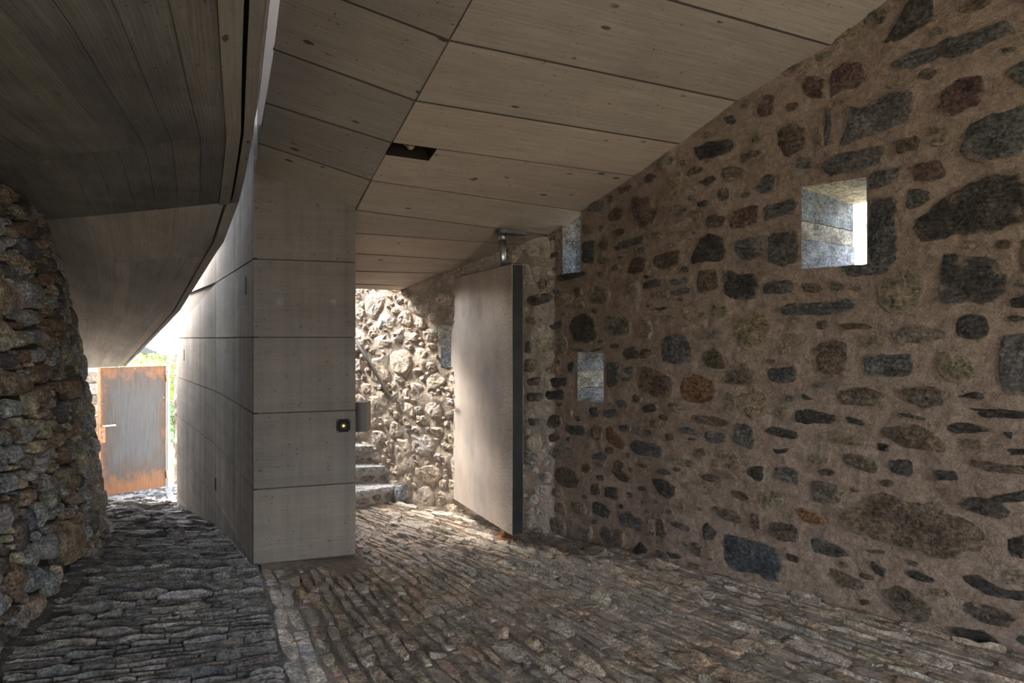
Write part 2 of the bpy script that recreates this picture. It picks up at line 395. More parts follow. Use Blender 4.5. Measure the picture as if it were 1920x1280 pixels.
# dry-stone wall on the left
LB = [floor_hit(*q, pas_z) for q in ((0, 1223), (33, 1197), (83, 1136), (131, 1087), (173, 1042), (193, 1003), (199, 984))]
d0 = (LB[0]-LB[2]).normalized()
LW = Path([LB[0]+Vector((0.30, -1)).normalized()*5.0, LB[0]+Vector((0.42, -1)).normalized()*1.0]+LB+[Vector((-4.75, 7.7)), Vector((-5.9, 9.3)), Vector((-6.55, 10.3)), Vector((-6.9, 10.85))], 1, 2)
if LW.nrm(6.0).dot(Vector((1, 0))) < 0: LW.side = -1
LEAN = [(0, 0), (0.83, 0.10), (1.37, 0.17), (1.9, 0.25), (2.5, 0.40), (3.1, 0.62)]
def lean(h): return lerp_tab(LEAN, max(h, -0.2))
def lw_cap(y): return 2.75 if y < 5.2 else lerp_tab([(5.2, 2.75), (7.0, 2.25), (9.4, 1.45), (11.5, 1.35)], y)
def lw_pt(s, z, off=0.0):
    b = LW.at(s); z = min(z, lw_cap(b.y)); n = LW.nrm(s); h = z-pas_z(b.y); p = b+n*(off-lean(h)); return Vector((p.x, p.y, z))
def lw_pix(px, py):
    h = 1.0; r = None
    for _ in range(8):
        r = LW.hit(px, lean(h))
        if r is None: return None
        z = EYE+(635-py)/F*r[1]; h = 0.5*h+0.5*(z-pas_z(LW.at(r[0]).y))
    return (r[0], z)
SOF_Z = EYE+0.93
CR, CL_ = Vector((-1.95, 4.72)), Vector((-3.757, 5.386))
cd = (CL_-CR).normalized(); cp = Vector((0.346, 0.938)).normalized()
def sof2(px, py):
    a, b = (px-960)/F, (635-py)/F
    # z = SOF_Z - .418*((a*y-CR.x)*cp.x+(y-CR.y)*cp.y) = EYE+b*y
    y = (SOF_Z-EYE+0.418*(CR.x*cp.x+CR.y*cp.y))/(b+0.418*(a*cp.x+cp.y)); return at(px, py, y)
def sof1(px, py): return at(px, py, (SOF_Z-EYE)/((635-py)/F))
# ---------------------------------------------------------------- stones
PAL = {'k': (0.122, 0.112, 0.103), 'b': (0.145, 0.108, 0.079), 'r': (0.138, 0.090, 0.073), 'g': (0.225, 0.178, 0.135), 'o': (0.21, 0.115, 0.06),
       'n': (0.075, 0.064, 0.055), 'y': (0.225, 0.178, 0.115), 'c': (0.34, 0.30, 0.235), 'G': (0.17, 0.172, 0.17), 'K': (0.088, 0.090, 0.098), 'B': (0.155, 0.125, 0.095)}
def parse(txt):
    out = []
    for ln in txt.strip().split('\n'):
        w = ln.split(); out.append((w[0], [tuple(float(x) for x in q.split(',')) for q in w[1:]]))
    return out
def chaikin(P, n=1, f=0.22):
    for _ in range(n):
        q = []
        for a, b in zip(P, P[1:]+P[:1]): q += [(a[0]*(1-f)+b[0]*f, a[1]*(1-f)+b[1]*f), (a[0]*f+b[0]*(1-f), a[1]*f+b[1]*(1-f))]
        P = q
    return P
def resample(P, n):
    L = [math.dist(a, b) for a, b in zip(P, P[1:]+P[:1])]; T = sum(L); out = []; i = 0; acc = 0
    for k in range(n):
        t = T*k/n
        while acc+L[i] < t: acc += L[i]; i += 1
        f = (t-acc)/L[i] if L[i] else 0; a, b = P[i], P[(i+1) % len(P)]
        out.append((a[0]+(b[0]-a[0])*f, a[1]+(b[1]-a[1])*f))
    return out
class Occ:
    def __init__(s, s0, s1, z0, z1, res=0.012):
        s.s0, s.z0, s.r = s0, z0, res; s.g = np.zeros((int((s1-s0)/res)+1, int((z1-z0)/res)+1), bool)
    def window(s, P, grow):
        xs = [p[0] for p in P]; ys = [p[1] for p in P]
        i0 = int((min(xs)-grow-s.s0)/s.r); i1 = int((max(xs)+grow-s.s0)/s.r)+1
        j0 = int((min(ys)-grow-s.z0)/s.r); j1 = int((max(ys)+grow-s.z0)/s.r)+1
        if i0 < 0 or j0 < 0 or i1 >= s.g.shape[0] or j1 >= s.g.shape[1]: return None
        X = (np.arange(i0, i1)+0.5)*s.r+s.s0; Y = (np.arange(j0, j1)+0.5)*s.r+s.z0
        X, Y = np.meshgrid(X, Y, indexing='ij'); ins = np.zeros(X.shape, bool)
        cx, cy = sum(xs)/len(xs), sum(ys)/len(ys)
        if grow:
            R = max(math.dist(p, (cx, cy)) for p in P); k = 1+grow/max(R*0.7, 0.02)
            P = [(cx+(p[0]-cx)*k, cy+(p[1]-cy)*k) for p in P]
        for (x0, y0), (x1, y1) in zip(P, P[1:]+P[:1]):
            if y0 == y1: continue
            c = ((y0 > Y) != (y1 > Y)) & (X < (x1-x0)*(Y-y0)/(y1-y0)+x0); ins ^= c
        return (slice(i0, i1), slice(j0, j1)), ins
    def free(s, P, grow=0.0):
        w = s.window(P, grow); return w is not None and not (s.g[w[0]] & w[1]).any()
    def mark(s, P, grow=0.0):
        w = s.window(P, grow)
        if w: s.g[w[0]] |= w[1]
    def rect(s, a, b, c, d):
        s.g[max(0, int((a-s.s0)/s.r)):max(0, int((b-s.s0)/s.r)+1), max(0, int((c-s.z0)/s.r)):max(0, int((d-s.z0)/s.r)+1)] = True
def rand_poly(cx, cy, w, h, rot, n, blocky=0.6, jit=0.16, R=RNG):
    e = 2+blocky*3; P = []
    for k in range(n):
        t = 2*math.pi*(k+R.uniform(-.2, .2))/n; c, s_ = math.cos(t), math.sin(t)
        r = (abs(c)**e+abs(s_)**e)**(-1/e)*(1+R.uniform(-jit, jit)); x, y = c*r*w/2, s_*r*h/2
        P.append((cx+x*math.cos(rot)-y*math.sin(rot), cy+x*math.sin(rot)+y*math.cos(rot)))
    return P
def stone_vf(P, ptf, n, prof, rough, R=RNG, jitter=0.04):
    """stone from an outline in wall coordinates; prof = [(scale, proud), ...] ending in the crown"""
    area = abs(sum(a[0]*b[1]-b[0]*a[1] for a, b in zip(P, P[1:]+P[:1])))/2
    P = resample(P, n); cx = sum(p[0] for p in P)/n; cy = sum(p[1] for p in P)/n; sz = math.sqrt(area)
    P = [(p[0]+R.uniform(-1, 1)*jitter*sz, p[1]+R.uniform(-1, 1)*jitter*sz) for p in P]
    V = []; Fc = []; tl = (R.uniform(-1, 1)*rough, R.uniform(-1, 1)*rough)
    for q, (k, d) in enumerate(prof[:-1]):
        for p in P:
            kk = k if q < 1 else k+R.uniform(-.05, .05)
            x, y = cx+(p[0]-cx)*kk, cy+(p[1]-cy)*kk
            dd = d if q == 0 else d+R.uniform(-1, 1)*rough*0.5+(tl[0]*(x-cx)+tl[1]*(y-cy))/sz*1.6
            V.append(ptf(x, y, dd))
    V.append(ptf(cx+R.uniform(-.1, .1)*sz, cy+R.uniform(-.1, .1)*sz, prof[-1][1]+R.uniform(-1, 1)*rough*0.4))
    m = len(prof)-1
    for q in range(m-1):
        for k in range(n):
            k2 = (k+1) % n; Fc.append((q*n+k, q*n+k2, (q+1)*n+k2, (q+1)*n+k))
    for k in range(n): Fc.append(((m-1)*n+k, (m-1)*n+(k+1) % n, m*n))
    return V, Fc
def vary(c, a=0.18, R=RNG):
    f = 1+R.uniform(-a, a); return (c[0]*f*(1+R.uniform(-.05, .05)), c[1]*f, c[2]*f*(1+R.uniform(-.06, .06)))
class Heap:
    """the small pieces past the limit, joined"""
    def __init__(s): s.V = []; s.F = []; s.t = []; s.m = []
    def add(s, v, f, tint, sm, ring=0):
        b = len(s.V); s.V += v; s.F += [tuple(i+b for i in q) for q in f]; s.t += [tint]*len(v); s.m += [sm+((0.34 if i < 2*ring else 0.10 if i < 3*ring else -0.06) if ring else 0) for i in range(len(v))]
    def build(s, name, mat, parent, label=None):
        if not s.V: return
        o = mesh_obj(name, s.V, s.F, mat, parent, tint=s.t, smear=s.m, recenter=False); fix_normals(o); o['kind'] = 'stuff'
        if label: o['label'] = label
        return o
def put_piece(name, vf, mat, parent, tint, sm, ring=0):
    if ring: sm = [sm+(0.34 if i < 2*ring else 0.10 if i < 3*ring else -0.06) for i in range(len(vf[0]))]
    o = mesh_obj(name, vf[0], vf[1], mat, parent, tint=tint, smear=sm); fix_normals(o); return o
def disp(p, amp, sc=4.0):
    return amp*(mnoise.noise(p*sc)+0.5*mnoise.noise(p*sc*2.7)+0.3*mnoise.noise(p*sc*7.0))
def grid_wall(name, ptf, s0, s1, z0, z1, holes, step, mat, parent, amp=0.008, off=0.0, sc=4.0):
    def lines(a, b, cuts):
        c = sorted(set([a, b]+[x for x in cuts if a < x < b])); out = []
        for x, y in zip(c[:-1], c[1:]):
            n = max(1, int(round((y-x)/step))); out += [x+(y-x)*k/n for k in range(n)]
        return out+[b]
    S = lines(s0, s1, [h[0] for h in holes]+[h[1] for h in holes]+([S_KINK] if s0 < S_KINK < s1 else []))
    Z = lines(z0, z1, [h[2] for h in holes]+[h[3] for h in holes])
    V = []; Fc = []
    for s in S:
        for z in Z:
            p = ptf(s, z, off); d = disp(p, amp, sc); V.append(ptf(s, z, off+d))
    nz = len(Z)
    for i in range(len(S)-1):
        for j in range(nz-1):
            cs, cz = (S[i]+S[i+1])/2, (Z[j]+Z[j+1])/2
            if any(h[0] < cs < h[1] and h[2] < cz < h[3] for h in holes): continue
            Fc.append((i*nz+j, (i+1)*nz+j, (i+1)*nz+j+1, i*nz+j+1))
    return mesh_obj(name, V, Fc, mat, parent, smooth=True, recenter=False)

# ================================================================ STRUCTURE
# ---- right-hand wall with its deep splayed openings
def span(p0, p1): a, b = RW.hit(p0)[0], RW.hit(p1)[0]; return (min(a, b), max(a, b))
W = {1: (*span(1503, 1625), 1.868, 2.335), 2: (*span(1083, 1132), 0.998, 1.368), 3: (*span(1055, 1089), 1.978, 2.46)}
s4 = RW.hit(826)[0]; W[4] = (s4-0.36, s4, 1.214, 1.595)
WT = 0.60
wall_r = empty('wall_right', (0, 0, 0), kind='structure', label='long rubble wall with sandy mortar and dark flush stones on the right')
wall_b = empty('wall_back', (0, 0, 0), kind='structure', label='rough lime-washed stone wall, colour brightened as if lit, behind the steel door and the steps')
holesR = [W[1], W[2], W[3]]
grid_wall('mortar_face', rw_pt, 0.0, S_KINK, -0.35, 3.95, holesR, 0.020, M['mortar'], wall_r, 0.010, 0.0, 6.0)
def outer(h): return (h[0]-0.12, h[1]-0.08, h[2]+0.02, h[3]-0.02)
grid_wall('outer_face', rw_pt, 0.0, S_KINK, -1.2, 3.95, [outer(h) for h in holesR], 0.25, M['mortar'], wall_r, 0.0, -WT)
grid_wall('mortar_face', rw_pt, S_KINK, RW.L, -0.5, 3.2, [W[4]], 0.03, M['mortar_light'], wall_b, 0.022, 0.0, 6.0)
grid_wall('outer_face', rw_pt, S_KINK, RW.L, -1.2, 3.2, [outer(W[4])], 0.25, M['mortar'], wall_b, 0.0, -WT)
capV = []; capF = []
for i in range(40):
    s_ = S_KINK*i/39; capV += [rw_pt(s_, 3.95, 0.02), rw_pt(s_, 3.95, -WT)]
    if i: capF.append((2*i-2, 2*i-1, 2*i+1, 2*i))
mesh_obj('coping', capV, capF, M['mortar'], wall_r, recenter=False)
capV = []; capF = []
for i in range(30):
    s_ = S_KINK+(RW.L-S_KINK)*i/29; capV += [rw_pt(s_, 3.2, 0.04), rw_pt(s_, 3.2, -WT)]
    if i: capF.append((2*i-2, 2*i-1, 2*i+1, 2*i))
mesh_obj('coping', capV, capF, M['mortar'], wall_b, recenter=False)
def reveal(name, h, label, nblk):
    s0, s1, z0, z1 = h; S0, S1, Z0, Z1 = outer(h)
    w = empty(name, rw_pt((s0+s1)/2, z0, 0), kind='structure', label=label)
    faces = [((s0, z0), (s0, z1), (S0, Z0), (S0, Z1), nblk), ((s1, z0), (s1, z1), (S1, Z0), (S1, Z1), nblk),
             ((s0, z1), (s1, z1), (S0, Z1), (S1, Z1), 1), ((s0, z0), (s1, z0), (S0, Z0), (S1, Z0), 1)]
    for fi, (a, b, c, d, nb) in enumerate(faces):
        cut = [0]+sorted(RNG.uniform(-0.08, 0.08)+k/nb for k in range(1, nb))+[1]
        for k in range(nb):
            g = 0.0022 if nb > 1 else 0; t0 = cut[k]+g*(k > 0)/0.4; t1 = cut[k+1]-g*(k < nb-1)/0.4
            n, m_ = 9, 9; V = []; Fc = []
            pr = RNG.uniform(0, 0.012)
            for i in range(n+1):
                u = i/n
                for j in range(m_+1):
                    v = t0+(t1-t0)*j/m_
                    s_ = (a[0]+(b[0]-a[0])*v)*(1-u)+(c[0]+(d[0]-c[0])*v)*u; z_ = (a[1]+(b[1]-a[1])*v)*(1-u)+(c[1]+(d[1]-c[1])*v)*u
                    p = rw_pt(s_, z_, -WT*u)
                    dd = disp(p, 0.008, 14)*(0.3 if i in (0, n) else 1)+pr*(0 < i)
                    inw = Vector((0, 0, 1)) if fi == 3 else Vector((0, 0, -1)) if fi == 2 else (rw_pt((s0+s1)/2, z_, -WT*u)-p).normalized()
                    V.append(p+inw*dd)
            for i in range(n):
                for j in range(m_): Fc.append((i*(m_+1)+j, (i+1)*(m_+1)+j, (i+1)*(m_+1)+j+1, i*(m_+1)+j+1))
            mesh_obj(['jamb_stone', 'jamb_stone', 'lintel', 'sill'][fi], V, Fc, M['reveal'], w, tint=vary((0.50, 0.43, 0.30) if fi == 2 else ((0.31, 0.32, 0.34), (0.42, 0.39, 0.34), (0.27, 0.285, 0.31))[k % 3], 0.1), smear=0.1)
    return w
reveal('window_1', W[1], 'largest open splayed window high in the right wall with white sky', 3)
reveal('window_2', W[2], 'small low splayed opening in the stone wall right of the steel door', 3)
reveal('window_3', W[3], 'narrow splayed opening tucked under the ceiling right of the pivot post', 2)
reveal('window_4', W[4], 'small splayed opening half hidden behind the steel door', 2)

# ---- concrete pier between passage and hall
A = Vector((-1.68, 4.44)); PR = Vector((-1.064, 4.65)); MID = Vector((-2.73, 6.30)); B = Vector((-4.27, 8.70)); BR = Vector((-3.62, 9.05))
pier = empty('wall_middle', (-2.4, 6.4, 0), kind='structure', label='board-marked concrete pier between the passage and the hall')
LV = [EYE+v for v in (1.16, 0.52, 0.01, -0.486, -0.98, -1.47, -1.96, -2.5)]
def v3(p, z): return Vector((p.x, p.y, z))
def pier_top(p): return lerp_tab([(4.4, 4.7), (5.2, 4.2), (6.3, 2.6), (8.7, 1.62), (9.1, 1.55)], p.y)
def face_panels(p, q, levels, mat, name):
    inward = Vector(((q-p).y, -(q-p).x)).normalized()
    if inward.dot(Vector((-2.6, 7.2))-(p+q)/2) < 0: inward = -inward
    for z1, z0 in zip(levels[:-1], levels[1:]):
        tp, tq = min(z1, pier_top(p)), min(z1, pier_top(q))
        if tp <= z0 or tq <= z0:
            if max(tp, tq) <= z0: continue
            tp, tq = max(tp, z0+0.01), max(tq, z0+0.01)
        quad = [v3(p, z0), v3(q, z0), v3(q, tq), v3(p, tp)]
        nrm = (quad[1]-quad[0]).cross(quad[3]-quad[0]); sd_ = 1 if nrm.x*inward.x+nrm.y*inward.y > 0 else -1
        prism(name, inset_quad(quad, 0.0045, 0.002), 0.04, mat, pier, side=sd_)
face_panels(A, PR, LV[:6], M['pier'], 'front_panel')
face_panels(A, MID, [EYE+3.3, EYE+1.75]+LV[1:7], M['pier_side'], 'side_panel')
face_panels(MID, B, [EYE+1.75]+LV[1:], M['pier_side'], 'side_panel')
core_pts = [A+Vector((0.02, 0.012)), PR+Vector((-0.012, 0.012)), Vector((-1.31, 5.05)), Vector((-1.75, 5.30)), Vector((-4.0, 8.95)), B+Vector((0.03, 0.0)), MID+Vector((0.012, 0.008))]
n = len(core_pts)
o = mesh_obj('core', [v3(p, -1.4) for p in core_pts]+[v3(p, pier_top(p)) for p in core_pts], [tuple(range(n)), tuple(range(n, 2*n))]+[(i, (i+1) % n, n+(i+1) % n, n+i) for i in range(n)], M['joint'], pier,
             uvs=[(p.x, p.y) for p in core_pts]*2); fix_normals(o)
# filled tie hole discs on the front face, dark slabs painting the shade inside slots in the passage face
fd = (PR-A).normalized(); fn = Vector((fd.y, -fd.x))
def on_front(px, py):
    k = (px-960)/F; t = (k*A.y-A.x)/((PR-A).x-k*(PR-A).y); p = A+(PR-A)*t; return at(px, py, p.y)
c = on_front(525, 565); tube('tie_hole_plug', [c+Vector((fn.x, fn.y, 0))*0.0015, c-Vector((fn.x, fn.y, 0))*0.02], 0.027, M['box_steel'], pier, 20, False)
c = on_front(625, 566); box('tie_hole_plug', c, (fd.x*.018, fd.y*.018, 0), (fn.x*.002, fn.y*.002, 0), (0, 0, .018), M['box_steel'], pier)
def on_side(px, py, p, q):
    k = (px-960)/F; t = (k*p.y-p.x)/((q-p).x-k*(q-p).y); r = p+(q-p)*t; return at(px, py, r.y)
for px, y0, y1, p, q in ((460.8, 519, 552, A, MID), (345, 655, 676, MID, B), (404, 895, 918, MID, B)):
    d = (q-p).normalized(); nn = Vector((-d.y, d.x)) if Vector((-d.y, d.x)).dot(Vector((-1, -1))) > 0 else Vector((d.y, -d.x))
    c = (on_side(px, y0, p, q)+on_side(px, y1, p, q))/2; hh = abs((on_side(px, y0, p, q)-on_side(px, y1, p, q)).z)/2
    box('slot_shade', c, (d.x*.028, d.y*.028, 0), (nn.x*.004, nn.y*.004, 0), (0, 0, hh), M['black_void'], pier)

# ---- ceiling: main plane, sloping side, joints as cast
P3 = Vector((-1.064, 4.65, 2.36)); C3 = Vector((-0.175, 2.98, 2.95))
def crease(px):
    k = (px-960)/F; d = C3-P3; t = (k*P3.y-P3.x)/(d.x-k*d.y); return P3+d*t
def crease_y(y): t = (y-P3.y)/(C3.y-P3.y); return P3+(C3-P3)*t
PL3 = Vector((-1.68, 4.44, 2.55))
nL = (PL3-P3).cross(C3-P3)
def left_plane(px, py):
    r = Vector(((px-960)/F, 1, (635-py)/F)); y = nL.dot(P3-Vector((0, 0, EYE)))/nL.dot(r); return Vector((0, 0, EYE))+r*y
def wall_top(px, py): s_, z_ = rw_pix(px, py); return rw_pt(s_, z_, -0.05)
ceil = empty('ceiling', (0.5, 3.5, 2.6), kind='structure', label='pale board-marked concrete ceiling above the hall and the steel door')
E3 = Vector((-1.39, 6.10, 1.913))
def back_left(py):
    k = (635-py)/F; d = E3-P3; q = P3.z-EYE; t = (k*P3.y-q)/(d.z-k*d.y); return P3+d*t
near1L, near1R = crease_y(1.2), Vector((4.55, 1.05, 3.70))
near2L, near2R = crease_y(1.2)+Vector((1.6, -3.6, 0.0)), Vector((7.4, -1.9, 3.70))
rows = [(near2L, near2R), (near1L, near1R), (crease_y(2.25), wall_top(1805, -110)), (crease(885), wall_top(1560, 83)) , (crease(842), wall_top(1385, 188)), (crease(779), wall_top(1277, 269)), (crease(735), wall_top(1191, 330)), (crease(696), wall_top(1090, 396))]
rows[3] = (crease(935), wall_top(1560, 83))
for py, q in ((394, (1030, 441)), (437, (979, 459)), (475, (894, 489)), (508, (833, 512)), (533, (772, 536)), (541.5, (750, 545))):
    l = back_left(py); r = wall_top(*q)
    if py > 400: l = l+(l-r).normalized()*(0.25+0.5*(l.y-4.65))
    rows.append((l, r))
lampq = None
for i in range(len(rows)-1):
    (a0, a1), (b0, b1) = rows[i], rows[i+1]
    q = [a0, a1, b1, b0]; up = 1 if (a1-a0).cross(b0-a0).z > 0 else -1
    if i == 6:      # the panel with the recessed lamp: an L round the recess
        A0, A1, B1, B0 = inset_quad(q, 0.003, 0.002)
        u1 = 0.155; v1 = 0.30
        m0 = A0+(A1-A0)*u1; m1 = B0+(B1-B0)*(u1)
        e0 = A0+(B0-A0)*v1; e1 = m0+(m1-m0)*v1
        prism('ceiling_panel', [m0, A1, B1, m1], 0.12, M['ceiling'], ceil, side=up, nsub=(4, 2))
        prism('ceiling_panel', [e0, e1, m1, B0], 0.12, M['ceiling'], ceil, side=up)
        lampq = [A0, m0, e1, e0]
    else: prism('ceiling_panel', inset_quad(q, 0.008, 0.0045), 0.12, M['ceiling'], ceil, side=up, nsub=(4, 2))
def slab(name, rws, lo, hi, mat, parent):
    V = []; Fc = []; up = Vector((0, 0, 1))
    for l, r in rws:
        l = l+(r-l).normalized()*0.05
        V += [l+up*lo, r+up*lo, r+up*hi, l+up*hi]
    m_ = len(rws)
    for i in range(m_-1):
        for k in range(4): Fc.append((4*i+k, 4*i+(k+1) % 4, 4*i+4+(k+1) % 4, 4*i+4+k))
    Fc += [(0, 1, 2, 3), tuple(4*m_-4+k for k in range(4))]
    o = mesh_obj(name, V, Fc, mat, parent, uvs=[(v.x, v.y) for v in V]); fix_normals(o); return o
slab('slab', rows, 0.115, 0.40, M['core'], ceil)
def joint(l, r, nxt, prv, parent, w=0.011):
    a = (nxt[0]-l).normalized() if nxt else (l-prv[0]).normalized(); b = (nxt[1]-r).normalized() if nxt else (r-prv[1]).normalized()
    q = [l-a*w, r-b*w, r+b*w, l+a*w]; up = 1 if (q[1]-q[0]).cross(q[3]-q[0]).z > 0 else -1
    q = [v+Vector((0, 0, 0.0022)) for v in q]; prism('cast_joint', q, 0.02, M['joint'], parent, side=up)
for i in range(1, len(rows)-1): joint(rows[i][0]+(rows[i][1]-rows[i][0])*(0.157 if i == 6 else 0), rows[i][1], rows[i+1] if i != 6 else (rows[7][0]+(rows[7][1]-rows[7][0])*0.157, rows[7][1]), rows[i-1], ceil)
# sloping left side
side = empty('ceiling_side', (-0.8, 3.6, 2.7), kind='structure', label='steeper concrete ceiling side between the light slot and the long crease')
Ln = [Vector((0.62, -2.4, 3.62)), Vector((-0.17, 1.2, 3.42)), left_plane(545, -130), left_plane(528, -44), left_plane(512, 92), left_plane(498, 193), left_plane(485, 269), PL3]
Rn = [near2L, near1L, crease_y(2.3), crease_y(2.66), crease(842), crease(779), crease(735), crease(696)]
Rn[3] = crease(926)
# joints run (641,0)-(841,77) etc.: left and right ends as cast
L2 = [Ln[0], Ln[1], Ln[3], Ln[4], Ln[5], Ln[6], PL3]
R2 = [near2L, near1L, crease(842), crease(779), crease(735), crease(696), P3]
sr = list(zip(L2, R2))
for i in range(len(sr)-1):
    (a0, a1), (b0, b1) = sr[i], sr[i+1]
    q = [a0, a1, b1, b0]; up = 1 if (a1-a0).cross(b0-a0).z > 0 else -1
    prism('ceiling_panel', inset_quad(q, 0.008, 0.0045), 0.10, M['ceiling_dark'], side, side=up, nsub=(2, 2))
slab('slab', sr, 0.10, 0.34, M['core'], side)
for i in range(1, len(sr)-1): joint(sr[i][0], sr[i][1], sr[i+1], sr[i-1], side)

# ---- low curved soffit over the passage
Rpix1 = [(498, 0), (486, 120), (474, 250), (455, 345), (447, 378)]
Rc = [Vector((0.55, -2.4, SOF_Z)), Vector((0.0, 0.3, SOF_Z))]+[sof1(*p) for p in Rpix1]
nR1 = len(Rc)-1
Rpix2 = [(419, 453), (402, 478), (369, 531), (337, 582), (281, 640), (236, 686)]
Rc += [sof2(*p) for p in Rpix2]
def lw_top(px, py, f): p = f(px, py); return p
Lc_key = {0: Vector((-1.6, -2.4, SOF_Z)), 1: Vector((-2.05, 0.3, SOF_Z)), 2: None, 3: None, 4: Vector((-2.817, 3.755, SOF_Z)), nR1: sof1(67, 414)}
pl = [Vector((-1.6, -2.4, SOF_Z)), Vector((-2.05, 0.3, SOF_Z)), Vector((-2.38, 2.35, SOF_Z)), Vector((-2.52, 2.8, SOF_Z)), sof1(0, 318), sof1(40, 370), sof1(67, 414)]
l_r1 = sof2(114, 499); l_r2 = sof2(146, 599); l_e = sof2(156, 690)
l0 = pl[-1]
pl += [l0.lerp(l_r1, 0.72), l_r1, l_r1.lerp(l_r2, 0.5), l_r2, l_r2.lerp(l_e, 0.5), l_e]
Lc = []
for i, (l, r) in enumerate(zip(pl, Rc)):
    d = (l-r); Lc.append(l+d.normalized()*0.45)
def sof(a, b):
    i = min(int(b), len(Rc)-2); f = b-i; l = Lc[i].lerp(Lc[i+1], f); r = Rc[i].lerp(Rc[i+1], f); return l.lerp(r, a)
vault = empty('ceiling_left', (-2.2, 4, 2.3), kind='structure', label='dark curved board-marked concrete soffit low over the passage on the left')
def board(a0, a1, b0, b1, mat, parent, thick=0.05, drop=0.0, name='soffit_panel', gap=0.0016):
    """one board of the formwork: a across, b along"""
    nb = max(2, int(math.ceil((b1-b0)*2))); V = []; uv = []; Fc = []; run = 0; prev = None
    for i in range(nb+1):
        b = b0+(b1-b0)*i/nb
        if i == 0: b += gap*1.5
        if i == nb: b -= gap*1.5
        p, q = sof(a0, b), sof(a1, b); w = (q-p).length; g = (q-p).normalized()*gap; c = (p+q)/2
        if prev is not None: run += (c-prev).length
        prev = c
        for k in (0, 1):
            up = Vector((0, 0, thick*k-drop*(1-k))); V += [p+g+up, q-g+up]; uv += [(run, 0), (run, w)]
    for i in range(nb):
        a_, c_ = 4*i, 4*i+4
        Fc += [(a_, a_+1, c_+1, c_), (a_+2, c_+2, c_+3, a_+3), (a_, c_, c_+2, a_+2), (a_+1, a_+3, c_+3, c_+1)]
    Fc += [(0, 2, 3, 1), (4*nb, 4*nb+1, 4*nb+3, 4*nb+2)]
    o = mesh_obj(name, V, Fc, mat, parent, uvs=uv); fix_normals(o); return o
cuts1 = [0, 0.16, 0.27, 0.36, 0.45, 0.54, 0.62, 0.70, 0.78, 0.86, 0.93]
bstations = [(0, 1), (1, 3.93), (3.93, nR1)]
for b0, b1 in bstations:
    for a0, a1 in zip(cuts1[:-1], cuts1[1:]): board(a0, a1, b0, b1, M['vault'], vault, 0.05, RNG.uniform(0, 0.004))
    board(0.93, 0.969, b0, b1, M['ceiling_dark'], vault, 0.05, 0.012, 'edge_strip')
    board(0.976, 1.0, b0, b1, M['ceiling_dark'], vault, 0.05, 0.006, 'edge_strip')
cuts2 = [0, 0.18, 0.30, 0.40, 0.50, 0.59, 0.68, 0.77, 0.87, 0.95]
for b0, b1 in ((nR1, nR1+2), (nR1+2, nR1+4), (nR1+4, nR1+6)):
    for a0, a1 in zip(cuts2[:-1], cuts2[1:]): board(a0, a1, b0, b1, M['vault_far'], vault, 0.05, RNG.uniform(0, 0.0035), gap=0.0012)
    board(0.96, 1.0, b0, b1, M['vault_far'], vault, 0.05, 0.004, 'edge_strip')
def sof_shell(name, a0, a1, z0, z1, mat):
    V = []; Fc = []; N = len(Rc)
    for i in range(N):
        z1i = z1(i) if callable(z1) else z1
        p, q = sof(a0, i), sof(a1, i); V += [p+Vector((0, 0, z0)), q+Vector((0, 0, z0)), q+Vector((0, 0, z1i)), p+Vector((0, 0, z1i))]
    for i in range(N-1):
        for k in range(4): Fc.append((4*i+k, 4*i+(k+1) % 4, 4*i+4+(k+1) % 4, 4*i+4+k))
    Fc += [(0, 1, 2, 3), tuple(4*N-4+k for k in range(4))]
    o = mesh_obj(name, V, Fc, mat, vault, uvs=[(v.x, v.y) for v in V]); fix_normals(o); return o
sof_shell('slab', 0.0, 0.996, 0.045, 0.30, M['core'])
TOPS = [2.8, 2.8, 2.7, 2.5, 2.2, 1.7, 1.4, 1.0, 0.8]
def ftop(i): return TOPS[i] if i < len(TOPS) else 0.75
# rough upstand above the edge, in short lengths, seen through the light slot
V = []; Fc = []; nz = 12; cols = []
NB = 60
for i in range(NB+1):
    b = (len(Rc)-1)*i/NB; r = sof(1.0, b); e = (sof(1.0, b)-sof(0.9, b)).normalized(); tp = ftop(min(int(b), len(Rc)-1))*(1-(b-int(b)))+ftop(min(int(b)+1, len(Rc)-1))*(b-int(b))
    for j in range(nz+1):
        z = 0.15+(tp-0.15)*j/nz; p = r-e*0.035+Vector((0, 0, z)); V.append(p+e*disp(p, 0.02, 9))
    V += [r-e*0.14+Vector((0, 0, tp)), r-e*0.14+Vector((0, 0, 0.05))]
w_ = nz+3
for i in range(NB):
    for j in range(w_): Fc.append((i*w_+j, (i+1)*w_+j, (i+1)*w_+(j+1) % w_, i*w_+(j+1) % w_))
o = mesh_obj('upstand', V, Fc, M['fascia'], vault); fix_normals(o)
for p in o.data.polygons: p.use_smooth = True
